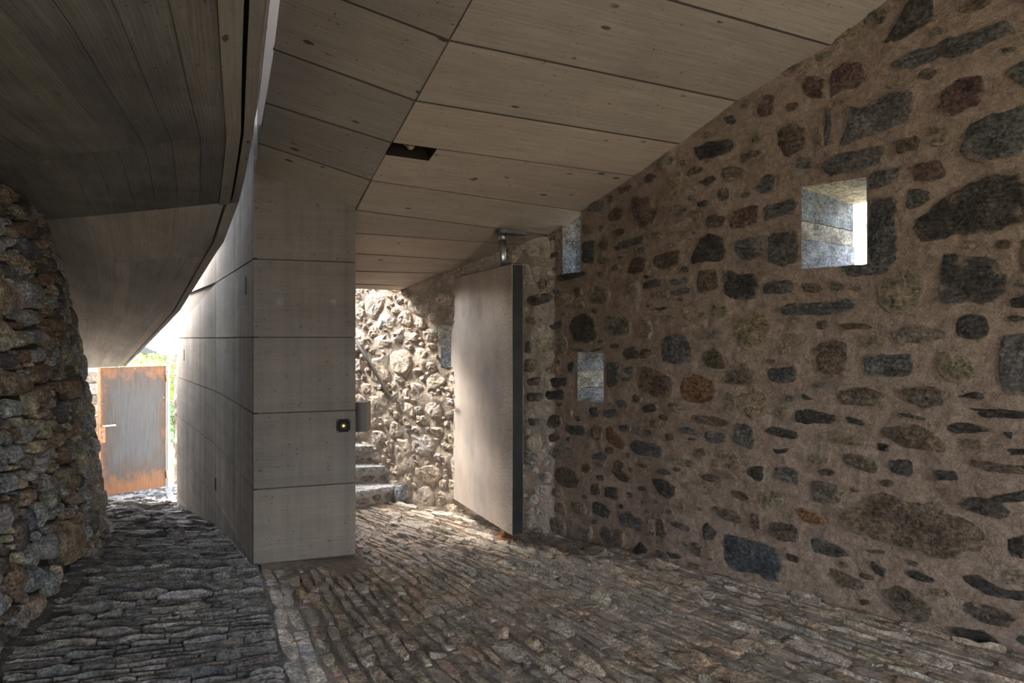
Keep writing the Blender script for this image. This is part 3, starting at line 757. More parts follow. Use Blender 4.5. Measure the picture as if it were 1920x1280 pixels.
# brown flashing strip and bright steel gutter rod along the edge
V = []; Fc = []
for i in range(NB+1):
    b = (len(Rc)-1)*i/NB; r = sof(1.0, b); e = (sof(1.0, b)-sof(0.9, b)).normalized()
    V += [r+e*0.004+Vector((0, 0, 0.0)), r+e*0.012+Vector((0, 0, 0.15)), r-e*0.03+Vector((0, 0, 0.15)), r-e*0.02]
for i in range(NB):
    for j in range(4): Fc.append((i*4+j, (i+1)*4+j, (i+1)*4+(j+1) % 4, i*4+(j+1) % 4))
o = mesh_obj('edge_flashing', V, Fc, M['ceiling_dark'], vault, uvs=[(i//4*0.1, i % 4*0.1) for i in range(len(V))]); fix_normals(o)
pts = []
for i in range(31):
    b = nR1*i/30; r = sof(1.0, b); e = (sof(1.0, b)-sof(0.9, b)).normalized(); pts.append(r+e*0.012+Vector((0, 0, 0.175)))
tube('steel_gutter_rod', pts, 0.020, M['chrome'], vault, 12, label='bright polished steel rod')

# ---- unseen end wall added behind the camera, opening sized for the light inside
wf = empty('light_block_wall', (2.5, -2.3, 0), kind='structure', label='unseen end wall added behind the viewpoint to dim the hall, with an opening for light')
for x0_, x1_, za, zb_ in ((0.3, 3.0, -0.2, 4.1), (5.4, 9.0, -0.2, 4.1), (3.0, 5.4, 2.4, 4.1)):
    box('wall_part', ((x0_+x1_)/2, -2.45, (za+zb_)/2), ((x1_-x0_)/2, 0, 0), (0, 0.15, 0), (0, 0, (zb_-za)/2), M['mortar'], wf)

# ---- left dry-stone wall: dark bedding behind the stones
wall_l = empty('wall_left', (-3.5, 5, 0), kind='structure', label='curving dry-stone rubble wall of rounded grey and tan stones on the left')
grid_wall('bedding', lw_pt, 0.0, LW.L, -1.4, 2.75, [], 0.08, M['earth'], wall_l, 0.012, -0.035)
grid_wall('back_fill', lw_pt, 0.0, LW.L, -1.4, 2.75, [], 0.3, M['earth'], wall_l, 0.0, -0.5)

# ---- floors
floor = empty('floor', (1, 3.5, 0), kind='structure', label='hall floor of rough slate setts laid in fanned rows')
floor_p = empty('floor_passage', (-2.5, 5, 0), kind='structure', label='sloping passage floor of thin slates set on edge in cross rows')
def border(y):
    if y <= 4.44: return -1.60-0.45*(y-4.37)
    if y <= 6.3: return A.x+(MID.x-A.x)*(y-A.y)/(MID.y-A.y)
    if y <= 8.7: return MID.x+(B.x-MID.x)*(y-MID.y)/(B.y-MID.y)
    return B.x-0.35*(y-8.7)
def xl(y): return -1.60-(0.45 if y < 4.37 else 0.50)*(y-4.37)
def xr(y):
    for a, b in zip(RW.p[:-1], RW.p[1:]):
        if a.y <= y <= b.y: return a.x+(b.x-a.x)*(y-a.y)/(b.y-a.y)
    return RW.p[0].x
def left_x(y):
    P_ = LW.p
    for a, b in zip(P_[:-1], P_[1:]):
        if a.y <= y <= b.y: return a.x+(b.x-a.x)*(y-a.y)/(b.y-a.y)
    return P_[-1].x if y > P_[-1].y else P_[0].x
def bed(name, fa, fb, y0, y1, ny, nx, zf, mat, parent, amp):
    V = []; Fc = []
    for i in range(ny+1):
        y = y0+(y1-y0)*i/ny
        for j in range(nx+1):
            x = fa(y)+(fb(y)-fa(y))*j/nx; p = Vector((x, y, zf(y))); p.z += disp(p, amp, 6); V.append(p)
    for i in range(ny):
        for j in range(nx): Fc.append((i*(nx+1)+j, i*(nx+1)+j+1, (i+1)*(nx+1)+j+1, (i+1)*(nx+1)+j))
    return mesh_obj(name, V, Fc, mat, parent, smooth=True, recenter=False)
bed('bed', xl, lambda y: xr(y)+0.1, -1.55, 8.2, 260, 110, lambda y: hall_z(y)-0.004, M['floor_bed'], floor, 0.006)
bed('bed', lambda y: left_x(y)-0.25, lambda y: border(y)+0.05, -1.55, 12.2, 320, 44, lambda y: pas_z(y)-0.006, M['passage_bed'], floor_p, 0.004)
# pale gravel gutter at the foot of the dry-stone wall
V = []; Fc = []
for i in range(121):
    s_ = 3.2+(LW.L-4.0)*i/120; b = LW.at(s_); n_ = LW.nrm(s_); w0 = 0.075+0.03*mnoise.noise(Vector((s_*2, 0, 0)))
    for k, o_ in enumerate((-0.03, w0*0.5, w0)):
        p = b+n_*o_; q = Vector((p.x, p.y, pas_z(p.y)+(0.022, 0.014, 0.002)[k])); q.z += disp(q, 0.004, 30); V.append(q)
for i in range(120):
    for k in range(2): Fc.append((3*i+k, 3*i+k+1, 3*i+4+k, 3*i+3+k))
mesh_obj('gravel_gutter', V, Fc, M['gravel'], floor_p, smooth=True, recenter=False)

def slat_vf(p, q, width, zf, rise, tilt, R, seg=4, flat=False):
    """one stone on edge between p and q (plan), top face tilted so its near arris stands proud"""
    d = (q-p); L = d.length; d = d/L; n_ = Vector((-d.y, d.x))
    if n_.y < 0: n_ = -n_
    V = []; Fc = []
    hb = rise*R.uniform(0.5, 1.2)
    for i in range(seg+1):
        t = i/seg; c = p+d*L*t; wv = width*(0.5+R.uniform(-.07, .07)); e = 1.0 if 0 < i < seg else R.uniform(0.4, 0.95)
        near = c-n_*wv*e; far = c+n_*wv*e; z = zf(c.y)
        h = hb*(1+R.uniform(-.45, .45))*(1.0 if 0 < i < seg else 0.7)
        V += [Vector((near.x, near.y, z-0.03)), Vector((near.x, near.y, z+h*(1 if tilt > 0 else 0.35))), Vector((far.x, far.y, z+h*(0.30 if tilt > 0 else 1)-0.001)), Vector((far.x, far.y, z-0.03))]
    for i in range(seg):
        for k in range(3): Fc.append((4*i+k, 4*i+4+k, 4*i+5+k, 4*i+1+k))
    Fc += [(0, 1, 2, 3), tuple(4*seg+k for k in (3, 2, 1, 0))]
    return V, Fc
def in_view(x, y, z): 
    if y < 0.5: return False
    return -20 < 960+x/y*F < 1940 and 635-(z-EYE)/y*F < 1290
R = random.Random(5)
setts = []
NW = 41
for iw in range(NW):
    y = 1.2+R.uniform(0, 0.2)
    while y < 7.6:
        L = R.uniform(0.07, 0.33)*(1.3 if iw < 2 else 1); y2 = y+L*0.82
        w = (iw+0.5)/NW
        def pt(w_, yy):
            g = mnoise.noise(Vector((w_*9, yy*1.1, 3)))*0.012
            return Vector((xl(yy)*(1-w_)+xr(yy)*w_+g, yy))
        p, q = pt(w, y), pt(w, y2-0.012)
        c = (p+q)/2; wid = (xr(c.y)-xl(c.y))/NW*0.80
        y = y2
        bad = c.y > 4.35 and c.x < PR.x-0.62*(c.y-PR.y)+0.02
        if bad or (c.y > 6.3 and c.x < -1.35-0.9*(c.y-6.4)) or c.y > 7.0: continue
        setts.append((p, q, wid, iw))
slates = []
y = 1.2; R2_ = random.Random(9)
while y < 11.7:
    sl = lerp_tab([(1, 0.35), (3, 0.33), (5, 0.10), (7, 0.10), (9, 0.2), (11, 0.2)], y)
    xb = border(y)-0.02; x = xb; Lmin = left_x(y)-0.1
    x0 = x-R2_.uniform(0, 0.2)
    while True:
        L = R2_.uniform(0.09, 0.34); x1 = x-L
        yy = lambda xx: y-sl*(xb-xx)+0.012*mnoise.noise(Vector((xx*2.5, y*3, 0)))
        p, q = Vector((x1+0.006, yy(x1))), Vector((x-0.004, yy(x)))
        c = (p+q)/2
        if c.x < left_x(c.y)+0.10 or c.y < 0.6: break
        if c.x < border(c.y)-0.04: slates.append((p, q, R2_.uniform(0.026, 0.040)))
        x = x1
    y += 0.0445 if y > 2 else 0.08
def build_paving(items, kind, parent, zf, light_first=False):
    R = random.Random(21); vis = [];
    for it in items:
        c = (it[0]+it[1])/2; vis.append((0 if in_view(c.x, c.y, 0) else 1, c.length, it))
    vis.sort(key=lambda v: (v[0], v[1])); heap = Heap()
    for i, (_, _, it) in enumerate(vis):
        if kind == 'sett':
            pale = it[3] < 2; f = R.random()
            base = (0.42, 0.39, 0.35) if pale else ((0.40, 0.345, 0.28) if f < 0.55 else (0.31, 0.27, 0.225) if f < 0.8 else (0.40, 0.315, 0.23))
            wj = R.uniform(0.55, 1.12); off_ = Vector((R.uniform(-1, 1), R.uniform(-1, 1)))*0.010; e_ = Vector((R.uniform(-1, 1), 0))*0.012
            vf = slat_vf(it[0]+off_+e_, it[1]+off_-e_, it[2]*(wj if not pale else 1), zf, 0.005 if pale else R.choice([0.004, 0.008, 0.014, 0.022, 0.030]), R.choice([1, 1, -1]), R)
            tn, sm = vary(tuple(v*1.3 for v in base), 0.12, R), R.uniform(0.05, 0.35)
        else:
            f = R.random(); base = (0.20, 0.19, 0.18) if f < 0.6 else (0.28, 0.265, 0.245) if f < 0.85 else (0.13, 0.125, 0.122)
            vf = slat_vf(it[0], it[1], it[2], zf, R.choice([0.012, 0.018, 0.024, 0.034]), R.choice([1, 1, -1]), R)
            tn, sm = vary(tuple(v*1.35 for v in base), 0.15, R), R.uniform(0.0, 0.2)
        if i < 300: put_piece('paving_sett' if kind == 'sett' else 'edge_slate', vf, M['sett'], parent, tn, sm)
        else: heap.add(*vf, tn, sm)
    heap.build('smaller_setts' if kind == 'sett' else 'smaller_slates', M['sett'], parent)
build_paving(setts, 'sett', floor, hall_z)
build_paving(slates, 'slate', floor_p, pas_z)

# ================================================================ STONES OF THE RIGHT WALL (outlines read off the photograph tile by tile, then set in the wall)
TILES = {
'A': (980, 380, 3.369, '''
b 690,-40 790,-45 850,60 830,130 760,165 700,110
g 900,20 980,0 1050,30 1045,90 960,95 905,60
r 1165,95 1210,75 1285,85 1270,150 1220,165 1155,150
r 1315,60 1400,30 1495,10 1490,130 1380,165 1305,160
k 1520,20 1740,-30 1750,60 1640,85 1520,125
g 376,135 460,130 460,200 378,205
k 378,240 465,235 460,380 376,385
b 490,250 530,200 540,290 485,320
k 560,260 640,235 780,205 800,255 700,275 565,310
g 795,195 890,175 910,225 810,250
B 470,340 540,345 590,370 520,395 465,380
r 700,350 750,335 790,370 775,430 700,455 655,440
b 820,340 1010,295 1000,390 900,425 820,400
n 1115,240 1190,190 1280,230 1300,330 1240,370 1060,385 1070,320
k 1345,240 1520,205 1520,330 1410,380 1350,320
k 1560,200 1740,170 1745,380 1640,400 1540,385
n 220,470 300,435 450,422 455,445 330,480 225,495
r 90,510 120,470 155,490 150,540 100,545
n 12,590 190,565 200,620 70,660 12,640
g 235,600 280,565 320,590 300,670 240,680
b 325,545 370,525 385,590 335,605
B 410,560 440,530 540,530 560,580 530,640 430,640
g 320,640 390,620 400,670 330,680
g 600,490 720,480 750,540 740,640 640,660 600,600
k 750,510 860,475 900,490 880,530 755,550
k 930,490 1060,460 1065,500 950,525
g 800,570 930,550 930,600 810,610
k 940,560 1065,530 1060,575 945,590
b 1110,420 1230,420 1240,550 1110,585 1100,500
n 1265,430 1320,420 1350,450 1490,445 1500,600 1400,625 1275,600
k 1520,510 1700,480 1725,510 1700,570 1525,580
b 820,665 930,655 900,680 830,680
b 14,720 80,725 100,770 20,780
k 165,780 250,735 255,780 200,805
n 320,720 400,690 450,730 480,850 400,895 330,880 295,790
B 510,720 640,700 690,750 680,840 560,855 500,790
g 720,730 800,720 830,800 810,865 730,860
g 860,720 980,700 970,750 890,750
g 1000,640 1160,640 1170,720 1090,770 1000,720
y 1200,640 1280,640 1305,700 1230,740 1190,700
k 1620,670 1750,630 1752,700 1650,710
y 1340,740 1490,680 1565,720 1560,900 1400,940 1330,830
n 25,860 60,880 50,950 20,950
g 80,830 190,850 190,930 110,960
g 215,850 270,830 290,900 270,970 220,950
k 305,912 380,920 400,940 320,940
k 430,938 515,905 515,925 450,945
b 645,920 720,900 745,930 745,985 660,995 635,960
b 750,920 820,925 815,980 750,990
k 880,870 960,820 1040,840 1080,940 1070,1010 960,1020 880,1000
g 1110,810 1210,785 1280,820 1280,870 1130,880
b 1130,950 1220,910 1280,980 1290,1050 1200,1050 1140,1010
k 1540,1050 1740,1030 1740,1130 1620,1145 1535,1110
b 14,990 90,985 95,1050 50,1080 14,1060
b 130,1010 220,990 255,1030 240,1080 140,1080
k 290,1010 330,1000 325,1080 290,1070
k 530,1010 620,1000 615,1150 530,1170
k 645,1040 710,1030 710,1080 650,1080
b 730,1040 790,1025 960,1110 950,1240 830,1230 730,1180
o 1000,1110 1100,1080 1210,1120 1235,1200 1200,1260 1080,1270 990,1230
B 1280,1090 1400,1010 1490,1090 1470,1150 1300,1150
g 1610,860 1740,840 1750,960 1620,960
n 170,1110 290,1100 280,1160 190,1170
n 20,1110 130,1100 120,1150 30,1160
n 150,1190 270,1180 250,1250 140,1240
n 30,1200 120,1200 110,1260 30,1255'''),
'B': (980, 720, 3.369, '''
k 605,95 660,100 660,150 605,145
y 1285,50 1350,60 1350,200 1290,190
y 1370,60 1540,50 1560,130 1520,210 1400,210 1360,150
k 515,160 590,155 610,190 560,215 515,205
k 410,150 490,145 495,210 440,215
g 285,150 320,160 315,215 290,210
b 1065,195 1180,200 1310,235 1300,270 1160,260 1060,220
g 1590,160 1690,145 1700,200 1640,225 1585,200
n 1720,180 1762,160 1762,245 1725,235
o 530,270 570,270 650,370 655,415 600,410 540,360
k 590,260 690,250 690,300 620,300
k 695,260 750,270 755,325 710,315
k 775,280 810,290 820,340 780,325
r 905,310 950,305 960,350 920,360
k 985,285 1040,265 1120,300 1100,320 1000,305
k 1155,290 1300,310 1300,370 1200,375 1150,340
k 1335,240 1450,260 1470,330 1465,425 1400,390 1325,370
n 1525,275 1600,265 1750,305 1750,350 1620,330 1525,310
k 270,255 400,265 405,325 300,320 265,290
k 150,240 200,250 200,285 150,275
n 30,220 100,215 100,265 40,260
k 670,370 720,350 890,385 885,470 760,455 680,420
b 1035,340 1110,345 1100,355 1040,352
y 930,460 1000,450 1120,500 1115,535 1020,520 935,500
y 1240,420 1310,420 1380,460 1370,490 1250,470
n 1555,400 1620,415 1690,400 1680,430 1600,440
k 440,440 500,430 540,460 520,485 450,475
b 580,490 620,470 650,500 640,550 680,590 670,630 600,600 570,560
b 720,495 780,500 800,530 750,530
k 850,540 900,530 950,570 900,575 850,560
n 810,590 900,600 985,650 960,700 920,730 850,670
g 1020,620 1180,625 1240,670 1180,700 1050,680
g 1170,530 1300,545 1370,600 1280,590
n 1405,540 1460,515 1525,520 1530,600 1490,620 1420,570
k 1590,525 1680,520 1752,560 1752,640 1590,600
b 720,650 760,645 790,670 750,675
b 425,640 490,620 500,700 440,700
k 515,640 600,650 620,700 610,740 520,710
k 655,680 700,685 720,725 670,715
B 750,730 810,710 870,740 850,765 770,765
y 985,750 1020,735 1030,825 990,830 970,790
b 1310,665 1400,680 1455,725 1390,740 1320,705
y 1500,690 1560,660 1640,690 1650,750 1560,790 1510,760
b 1050,750 1120,770 1150,800 1100,800
b 1200,770 1330,790 1390,830 1390,890 1260,850
k 430,740 500,750 570,800 560,850 450,820
k 605,810 660,800 765,850 760,930 640,900 605,860
b 850,840 900,850 905,980 850,975 845,900
g 785,850 840,850 842,970 790,960
k 945,860 1000,875 1060,900 1075,940 1000,920 950,890
n 1135,900 1165,865 1235,930 1210,990 1150,985
r 1445,810 1495,820 1500,910 1465,935 1440,870
b 1545,930 1580,865 1740,890 1752,1000 1620,990
B 500,890 640,920 650,1040 520,1010 490,960
g 350,880 440,900 440,1000 350,970
n 695,1050 740,990 790,1030 800,1085 700,1060
n 910,1055 980,1070 1040,1100 950,1100
b 990,990 1100,1000 1140,1040 1130,1100 1050,1040
g 1175,1050 1205,1045 1210,1120 1170,1115
K 1270,930 1640,1040 1635,1260 1480,1200 1270,1150
n 1670,1060 1750,1090 1750,1130 1680,1110
b 445,850 480,860 470,890 440,880'''),
'C': (1440, 500, 3.2, '''
k 60,265 130,215 400,215 540,190 545,240 400,290 220,290 100,290
y 650,90 760,60 930,50 940,150 900,270 700,280 660,200
n 1040,-70 1150,-75 1400,-65 1440,150 1380,210 1020,240
n 1450,190 1580,170 1580,250 1460,250
n 1430,300 1500,290 1580,310 1480,330
b 415,350 480,335 580,340 640,370 480,380
B 770,400 880,335 1070,380 1080,430 960,460 770,460
n 1140,310 1170,285 1310,290 1335,400 1290,435 1200,440 1130,400
k 1400,420 1590,395 1590,760 1440,780 1405,720 1390,600
y 545,430 640,410 720,430 730,480 600,490
b 290,470 400,425 475,450 475,650 320,640 290,550
g 50,440 100,400 230,410 260,500 220,530 60,520
k 570,530 870,520 885,600 860,660 600,665 570,600
y 985,560 1050,505 1200,530 1290,640 1200,700 1080,690 1010,610
b 400,760 500,720 640,730 710,780 650,840 450,830
b 810,730 1000,715 1060,750 1060,830 930,850 810,790
n 1130,775 1250,745 1305,765 1300,800 1140,780
n 205,755 285,800 210,795
g 40,870 120,845 130,905 50,910
n 160,865 240,850 430,895 400,940 200,940 160,910
n 465,895 580,920 585,960 480,930
n 1170,840 1340,850 1580,870 1580,910 1290,905
n 770,870 960,905 940,925 800,895
n 1010,935 1070,960 1120,925 1250,940 1360,985 1200,1000 1110,1000 1030,965
y 325,990 420,985 600,1040 590,1080 400,1060 330,1030
b 665,960 900,945 1000,990 1085,1060 1070,1120 850,1090 740,1050 680,1000
n 655,1055 740,1065 740,1110 660,1100
b 1180,1030 1280,1040 1280,1100 1200,1080
n 1410,990 1470,990 1465,1040
n 1420,1090 1590,1090 1590,1130 1440,1125
n 725,1150 860,1155 875,1230 850,1265 735,1225
y 225,1130 280,1110 375,1125 370,1175 290,1190 240,1165
b 450,1120 560,1125 660,1170 650,1250 540,1215 460,1170
b 1200,1150 1400,1180 1590,1195 1590,1250 1350,1230 1230,1190
n 1000,1215 1130,1220 1150,1280 1000,1280'''),
'D': (1400, 0, 3.658, '''
n 1100,20 1260,-60 1305,150 1190,180 1050,290 900,330 1000,200
k 970,440 1100,370 1500,230 1790,130 1845,220 1650,310 1500,400 1350,390 1120,490 1000,480
r 370,530 440,515 545,540 545,680 430,680 370,600
r 575,490 680,430 780,430 825,500 800,590 650,630 570,670
k 700,740 830,740 950,640 1170,610 1150,820 950,900 770,980 620,1000 700,860
r 1340,640 1430,550 1620,500 1640,640 1600,720 1440,790 1300,770
k 1520,870 1640,790 1960,690 1960,1050 1550,1140 1460,1030
k 1790,470 1960,390 1960,610 1790,530
k 545,790 575,730 590,850 560,1000 535,1010
r 70,750 130,640 195,650 190,790 90,810
b 215,900 330,830 415,880 400,1020 260,1090 210,1000
g 470,860 530,850 530,1000 470,1000
k 600,1070 880,990 950,1000 920,1130 700,1190 560,1210 500,1150
b 1030,960 1190,930 1180,1030 1030,1060
r 1150,1130 1330,1090 1380,1200 1260,1260 1150,1230'''),
'G': (1560, 280, 4.922, '''
k 345,240 480,190 640,170 620,260 540,330 345,370
k 345,470 600,420 600,1060 345,1085
k 700,380 800,355 930,400 900,480 760,560 680,560
n 890,540 1140,385 1400,260 1640,195 1850,330 1850,670 1500,770 1200,800 780,870 720,660 860,600
k 60,1065 300,1045 560,1100 500,1150 100,1180
g 640,1140 760,1120 880,1180 870,1300 700,1330'''),
'F': (1080, 120, 4.267, '''
k 1190,430 1260,410 1290,460 1250,495 1200,470
n 930,680 1040,620 1280,600 1270,700 1150,740 990,775
b 540,910 590,870 640,890 630,940 560,965
y 730,870 850,850 850,990 740,1020
n 980,950 1100,890 1130,920 1060,980
b 1300,760 1400,690 1500,680 1480,730 1380,790
k 1430,1000 1520,880 1600,880 1600,1010 1500,1040
b 1130,1010 1220,990 1230,1080 1140,1110
k 960,1110 1050,1085 1060,1130 980,1150
b 340,1000 460,960 440,1010 350,1050'''),
'E': (1240, 900, 2.8235, '''
b 915,185 1070,110 1150,65 1250,80 1320,120 1440,90 1530,150 1760,290 1700,360 1540,425 1350,380 1130,310 990,260
n 1560,130 1620,80 1800,110 1860,180 1810,210 1650,170
n 1820,310 1960,280 1960,420 1850,400
o 700,150 740,140 870,205 880,245 760,220
k 780,310 830,300 960,350 1010,400 930,410 800,380
b 870,470 900,460 1080,540 1080,585 950,560
n 1110,420 1200,470 1180,515 1120,480
n 1290,480 1350,470 1470,530 1430,550 1310,510
b 1160,580 1260,550 1380,620 1450,700 1410,755 1300,750 1220,680
n 1580,510 1680,490 1800,580 1960,590 1960,640 1760,620 1640,560
b 1560,640 1680,640 1890,720 1850,780 1720,760 1600,700
n 1505,770 1700,790 1830,870 1700,860 1520,800
g 700,520 850,560 960,640 800,610 700,580
b 1085,365 1190,370 1190,390 1100,380
b 1040,630 1100,630 1120,650 1060,660
n 1740,90 1960,50 1960,110 1760,120''')}
R = random.Random(3)
occ = Occ(-0.1, S_KINK+0.2, -0.4, 3.95)
for h in W.values(): occ.rect(h[0]-0.012, h[1]+0.012, h[2]-0.012, h[3]+0.012)
PROF = [(1.03, -0.025), (1.0, 0.005), (0.93, 0.012), (0.72, 0.015), (0.38, 0.016), (0, 0.017)]
n_r = 0; heap_r = Heap()
def clamp_hole(P, hs):
    """keep an outline out of the openings"""
    out = []
    for x, y in P:
        for h in hs:
            if h[0] < x < h[1] and h[2] < y < h[3]:
                d = [(x-h[0], (h[0], y)), (h[1]-x, (h[1], y)), (y-h[2], (x, h[2])), (h[3]-y, (x, h[3]))]
                x, y = min(d)[1]
        out.append((x, y))
    return out
far_traced = []
for tn_, (ox, oy, sc_, txt) in TILES.items():
    for code, pts_ in parse(txt):
        P = [rw_pix(ox+x/sc_, oy+y/sc_) for x, y in pts_]
        if any(p is None for p in P): continue
        P = clamp_hole(chaikin(P, 1, 0.11), W.values())
        zc = sum(p[1] for p in P)/len(P); sc0 = sum(p[0] for p in P)/len(P)
        if sc0 > S_KINK: far_traced.append((code, P)); continue
        big = max(math.dist(P[0], q) for q in P)
        occ.mark(P, 0.012)
        nr_ = 20 if big < 0.35 else 34; vf = stone_vf(P, rw_pt, nr_, PROF, 0.0085, R, 0.026)
        sm = {'g': 0.30, 'y': 0.24, 'B': 0.22}.get(code, 0.02)+R.uniform(0, 0.10)
        put_piece('stone', vf, M['stone'], wall_r, vary(PAL[code], 0.12, R), sm, nr_); n_r += 1
for w0, tries in ((0.26, 1500), (0.18, 4500), (0.12, 7000), (0.075, 8000)):
    for _ in range(tries):
        s_, z_ = R.uniform(0.9, S_KINK), R.uniform(-0.1, 3.7)
        w_ = w0*R.uniform(0.75, 1.3); h_ = w_*R.uniform(0.35, 0.9)
        P = rand_poly(s_, z_, w_, h_, R.gauss(0, 0.10), 9, 0.8, 0.15, R)
        if not occ.free(P, 0.012+w0*0.06): continue
        occ.mark(P, 0.012)
        code = R.choice('gggyyBbkbn'); vf = stone_vf(P, rw_pt, 10, PROF, 0.004, R, 0.04)
        sm = R.uniform(0.0, 0.26); q = rw_pt(s_, z_)
        if n_r < 298 and q.y > 2.2 and in_view(q.x, q.y, q.z) and 0 < 635-(q.z-EYE)/q.y*F: put_piece('stone', vf, M['stone'], wall_r, vary(PAL[code], 0.15, R), sm, 10); n_r += 1
        else: heap_r.add(*vf, vary(PAL[code], 0.15, R), sm, 10)
heap_r.build('smaller_stones', M['stone'], wall_r)

# ---- far rough stretch, lime-washed rubble with daylight painted into its tones, standing well proud
occ = Occ(S_KINK-0.2, RW.L, -0.5, 3.2)
occ.rect(W[4][0]-0.012, W[4][1]+0.012, W[4][2]-0.012, W[4][3]+0.012)
occ.rect(S_KINK-0.2, S_KINK+0.01, -1, 4)
PROF2 = [(1.08, -0.04), (1.0, 0.003), (0.86, 0.013), (0.5, 0.017), (0, 0.019)]
n_b = 0; heap_b = Heap()
LP = [(0.64, 0.53, 0.42), (0.58, 0.48, 0.38), (0.52, 0.44, 0.36), (0.44, 0.40, 0.36), (0.54, 0.44, 0.34), (0.38, 0.345, 0.31), (0.46, 0.27, 0.14)]
for code, P in far_traced:
    occ.mark(P, 0.012); vf = stone_vf(P, rw_pt, 12, PROF2, 0.010, R, 0.03)
    put_piece('stone', vf, M['stone_light'], wall_b, vary(tuple(v*1.7 for v in PAL[code]), 0.12, R), 0.12); n_b += 1
for w0, tries in ((0.26, 500), (0.18, 1500), (0.12, 3000), (0.075, 6000), (0.045, 6000)):
    for _ in range(tries):
        s_, z_ = R.uniform(S_KINK, RW.L-0.3), R.uniform(-0.15, 3.0)
        w_ = w0*R.uniform(0.75, 1.3); h_ = w_*R.uniform(0.45, 0.95)
        P = rand_poly(s_, z_, w_, h_, R.gauss(-0.05, 0.2), 9, 0.8, 0.22, R)
        if not occ.free(P, 0.006): continue
        occ.mark(P, 0.006)
        vf = stone_vf(P, rw_pt, 12, PROF2, 0.011, R, 0.05); col = LP[6] if R.random() < 0.02 else R.choice(LP[:6]); q = rw_pt(s_, z_)
        pxx = 960+q.x/q.y*F
        if n_b < 295 and 640 < pxx < 1060 and w0 > 0.06 and q.z < 2.3: put_piece('stone', vf, M['stone_light'], wall_b, vary(col, 0.12, R), R.uniform(0.1, 0.45), 12); n_b += 1
        else: heap_b.add(*vf, vary(col, 0.12, R), R.uniform(0.1, 0.45), 12)
heap_b.build('smaller_stones', M['stone_light'], wall_b)

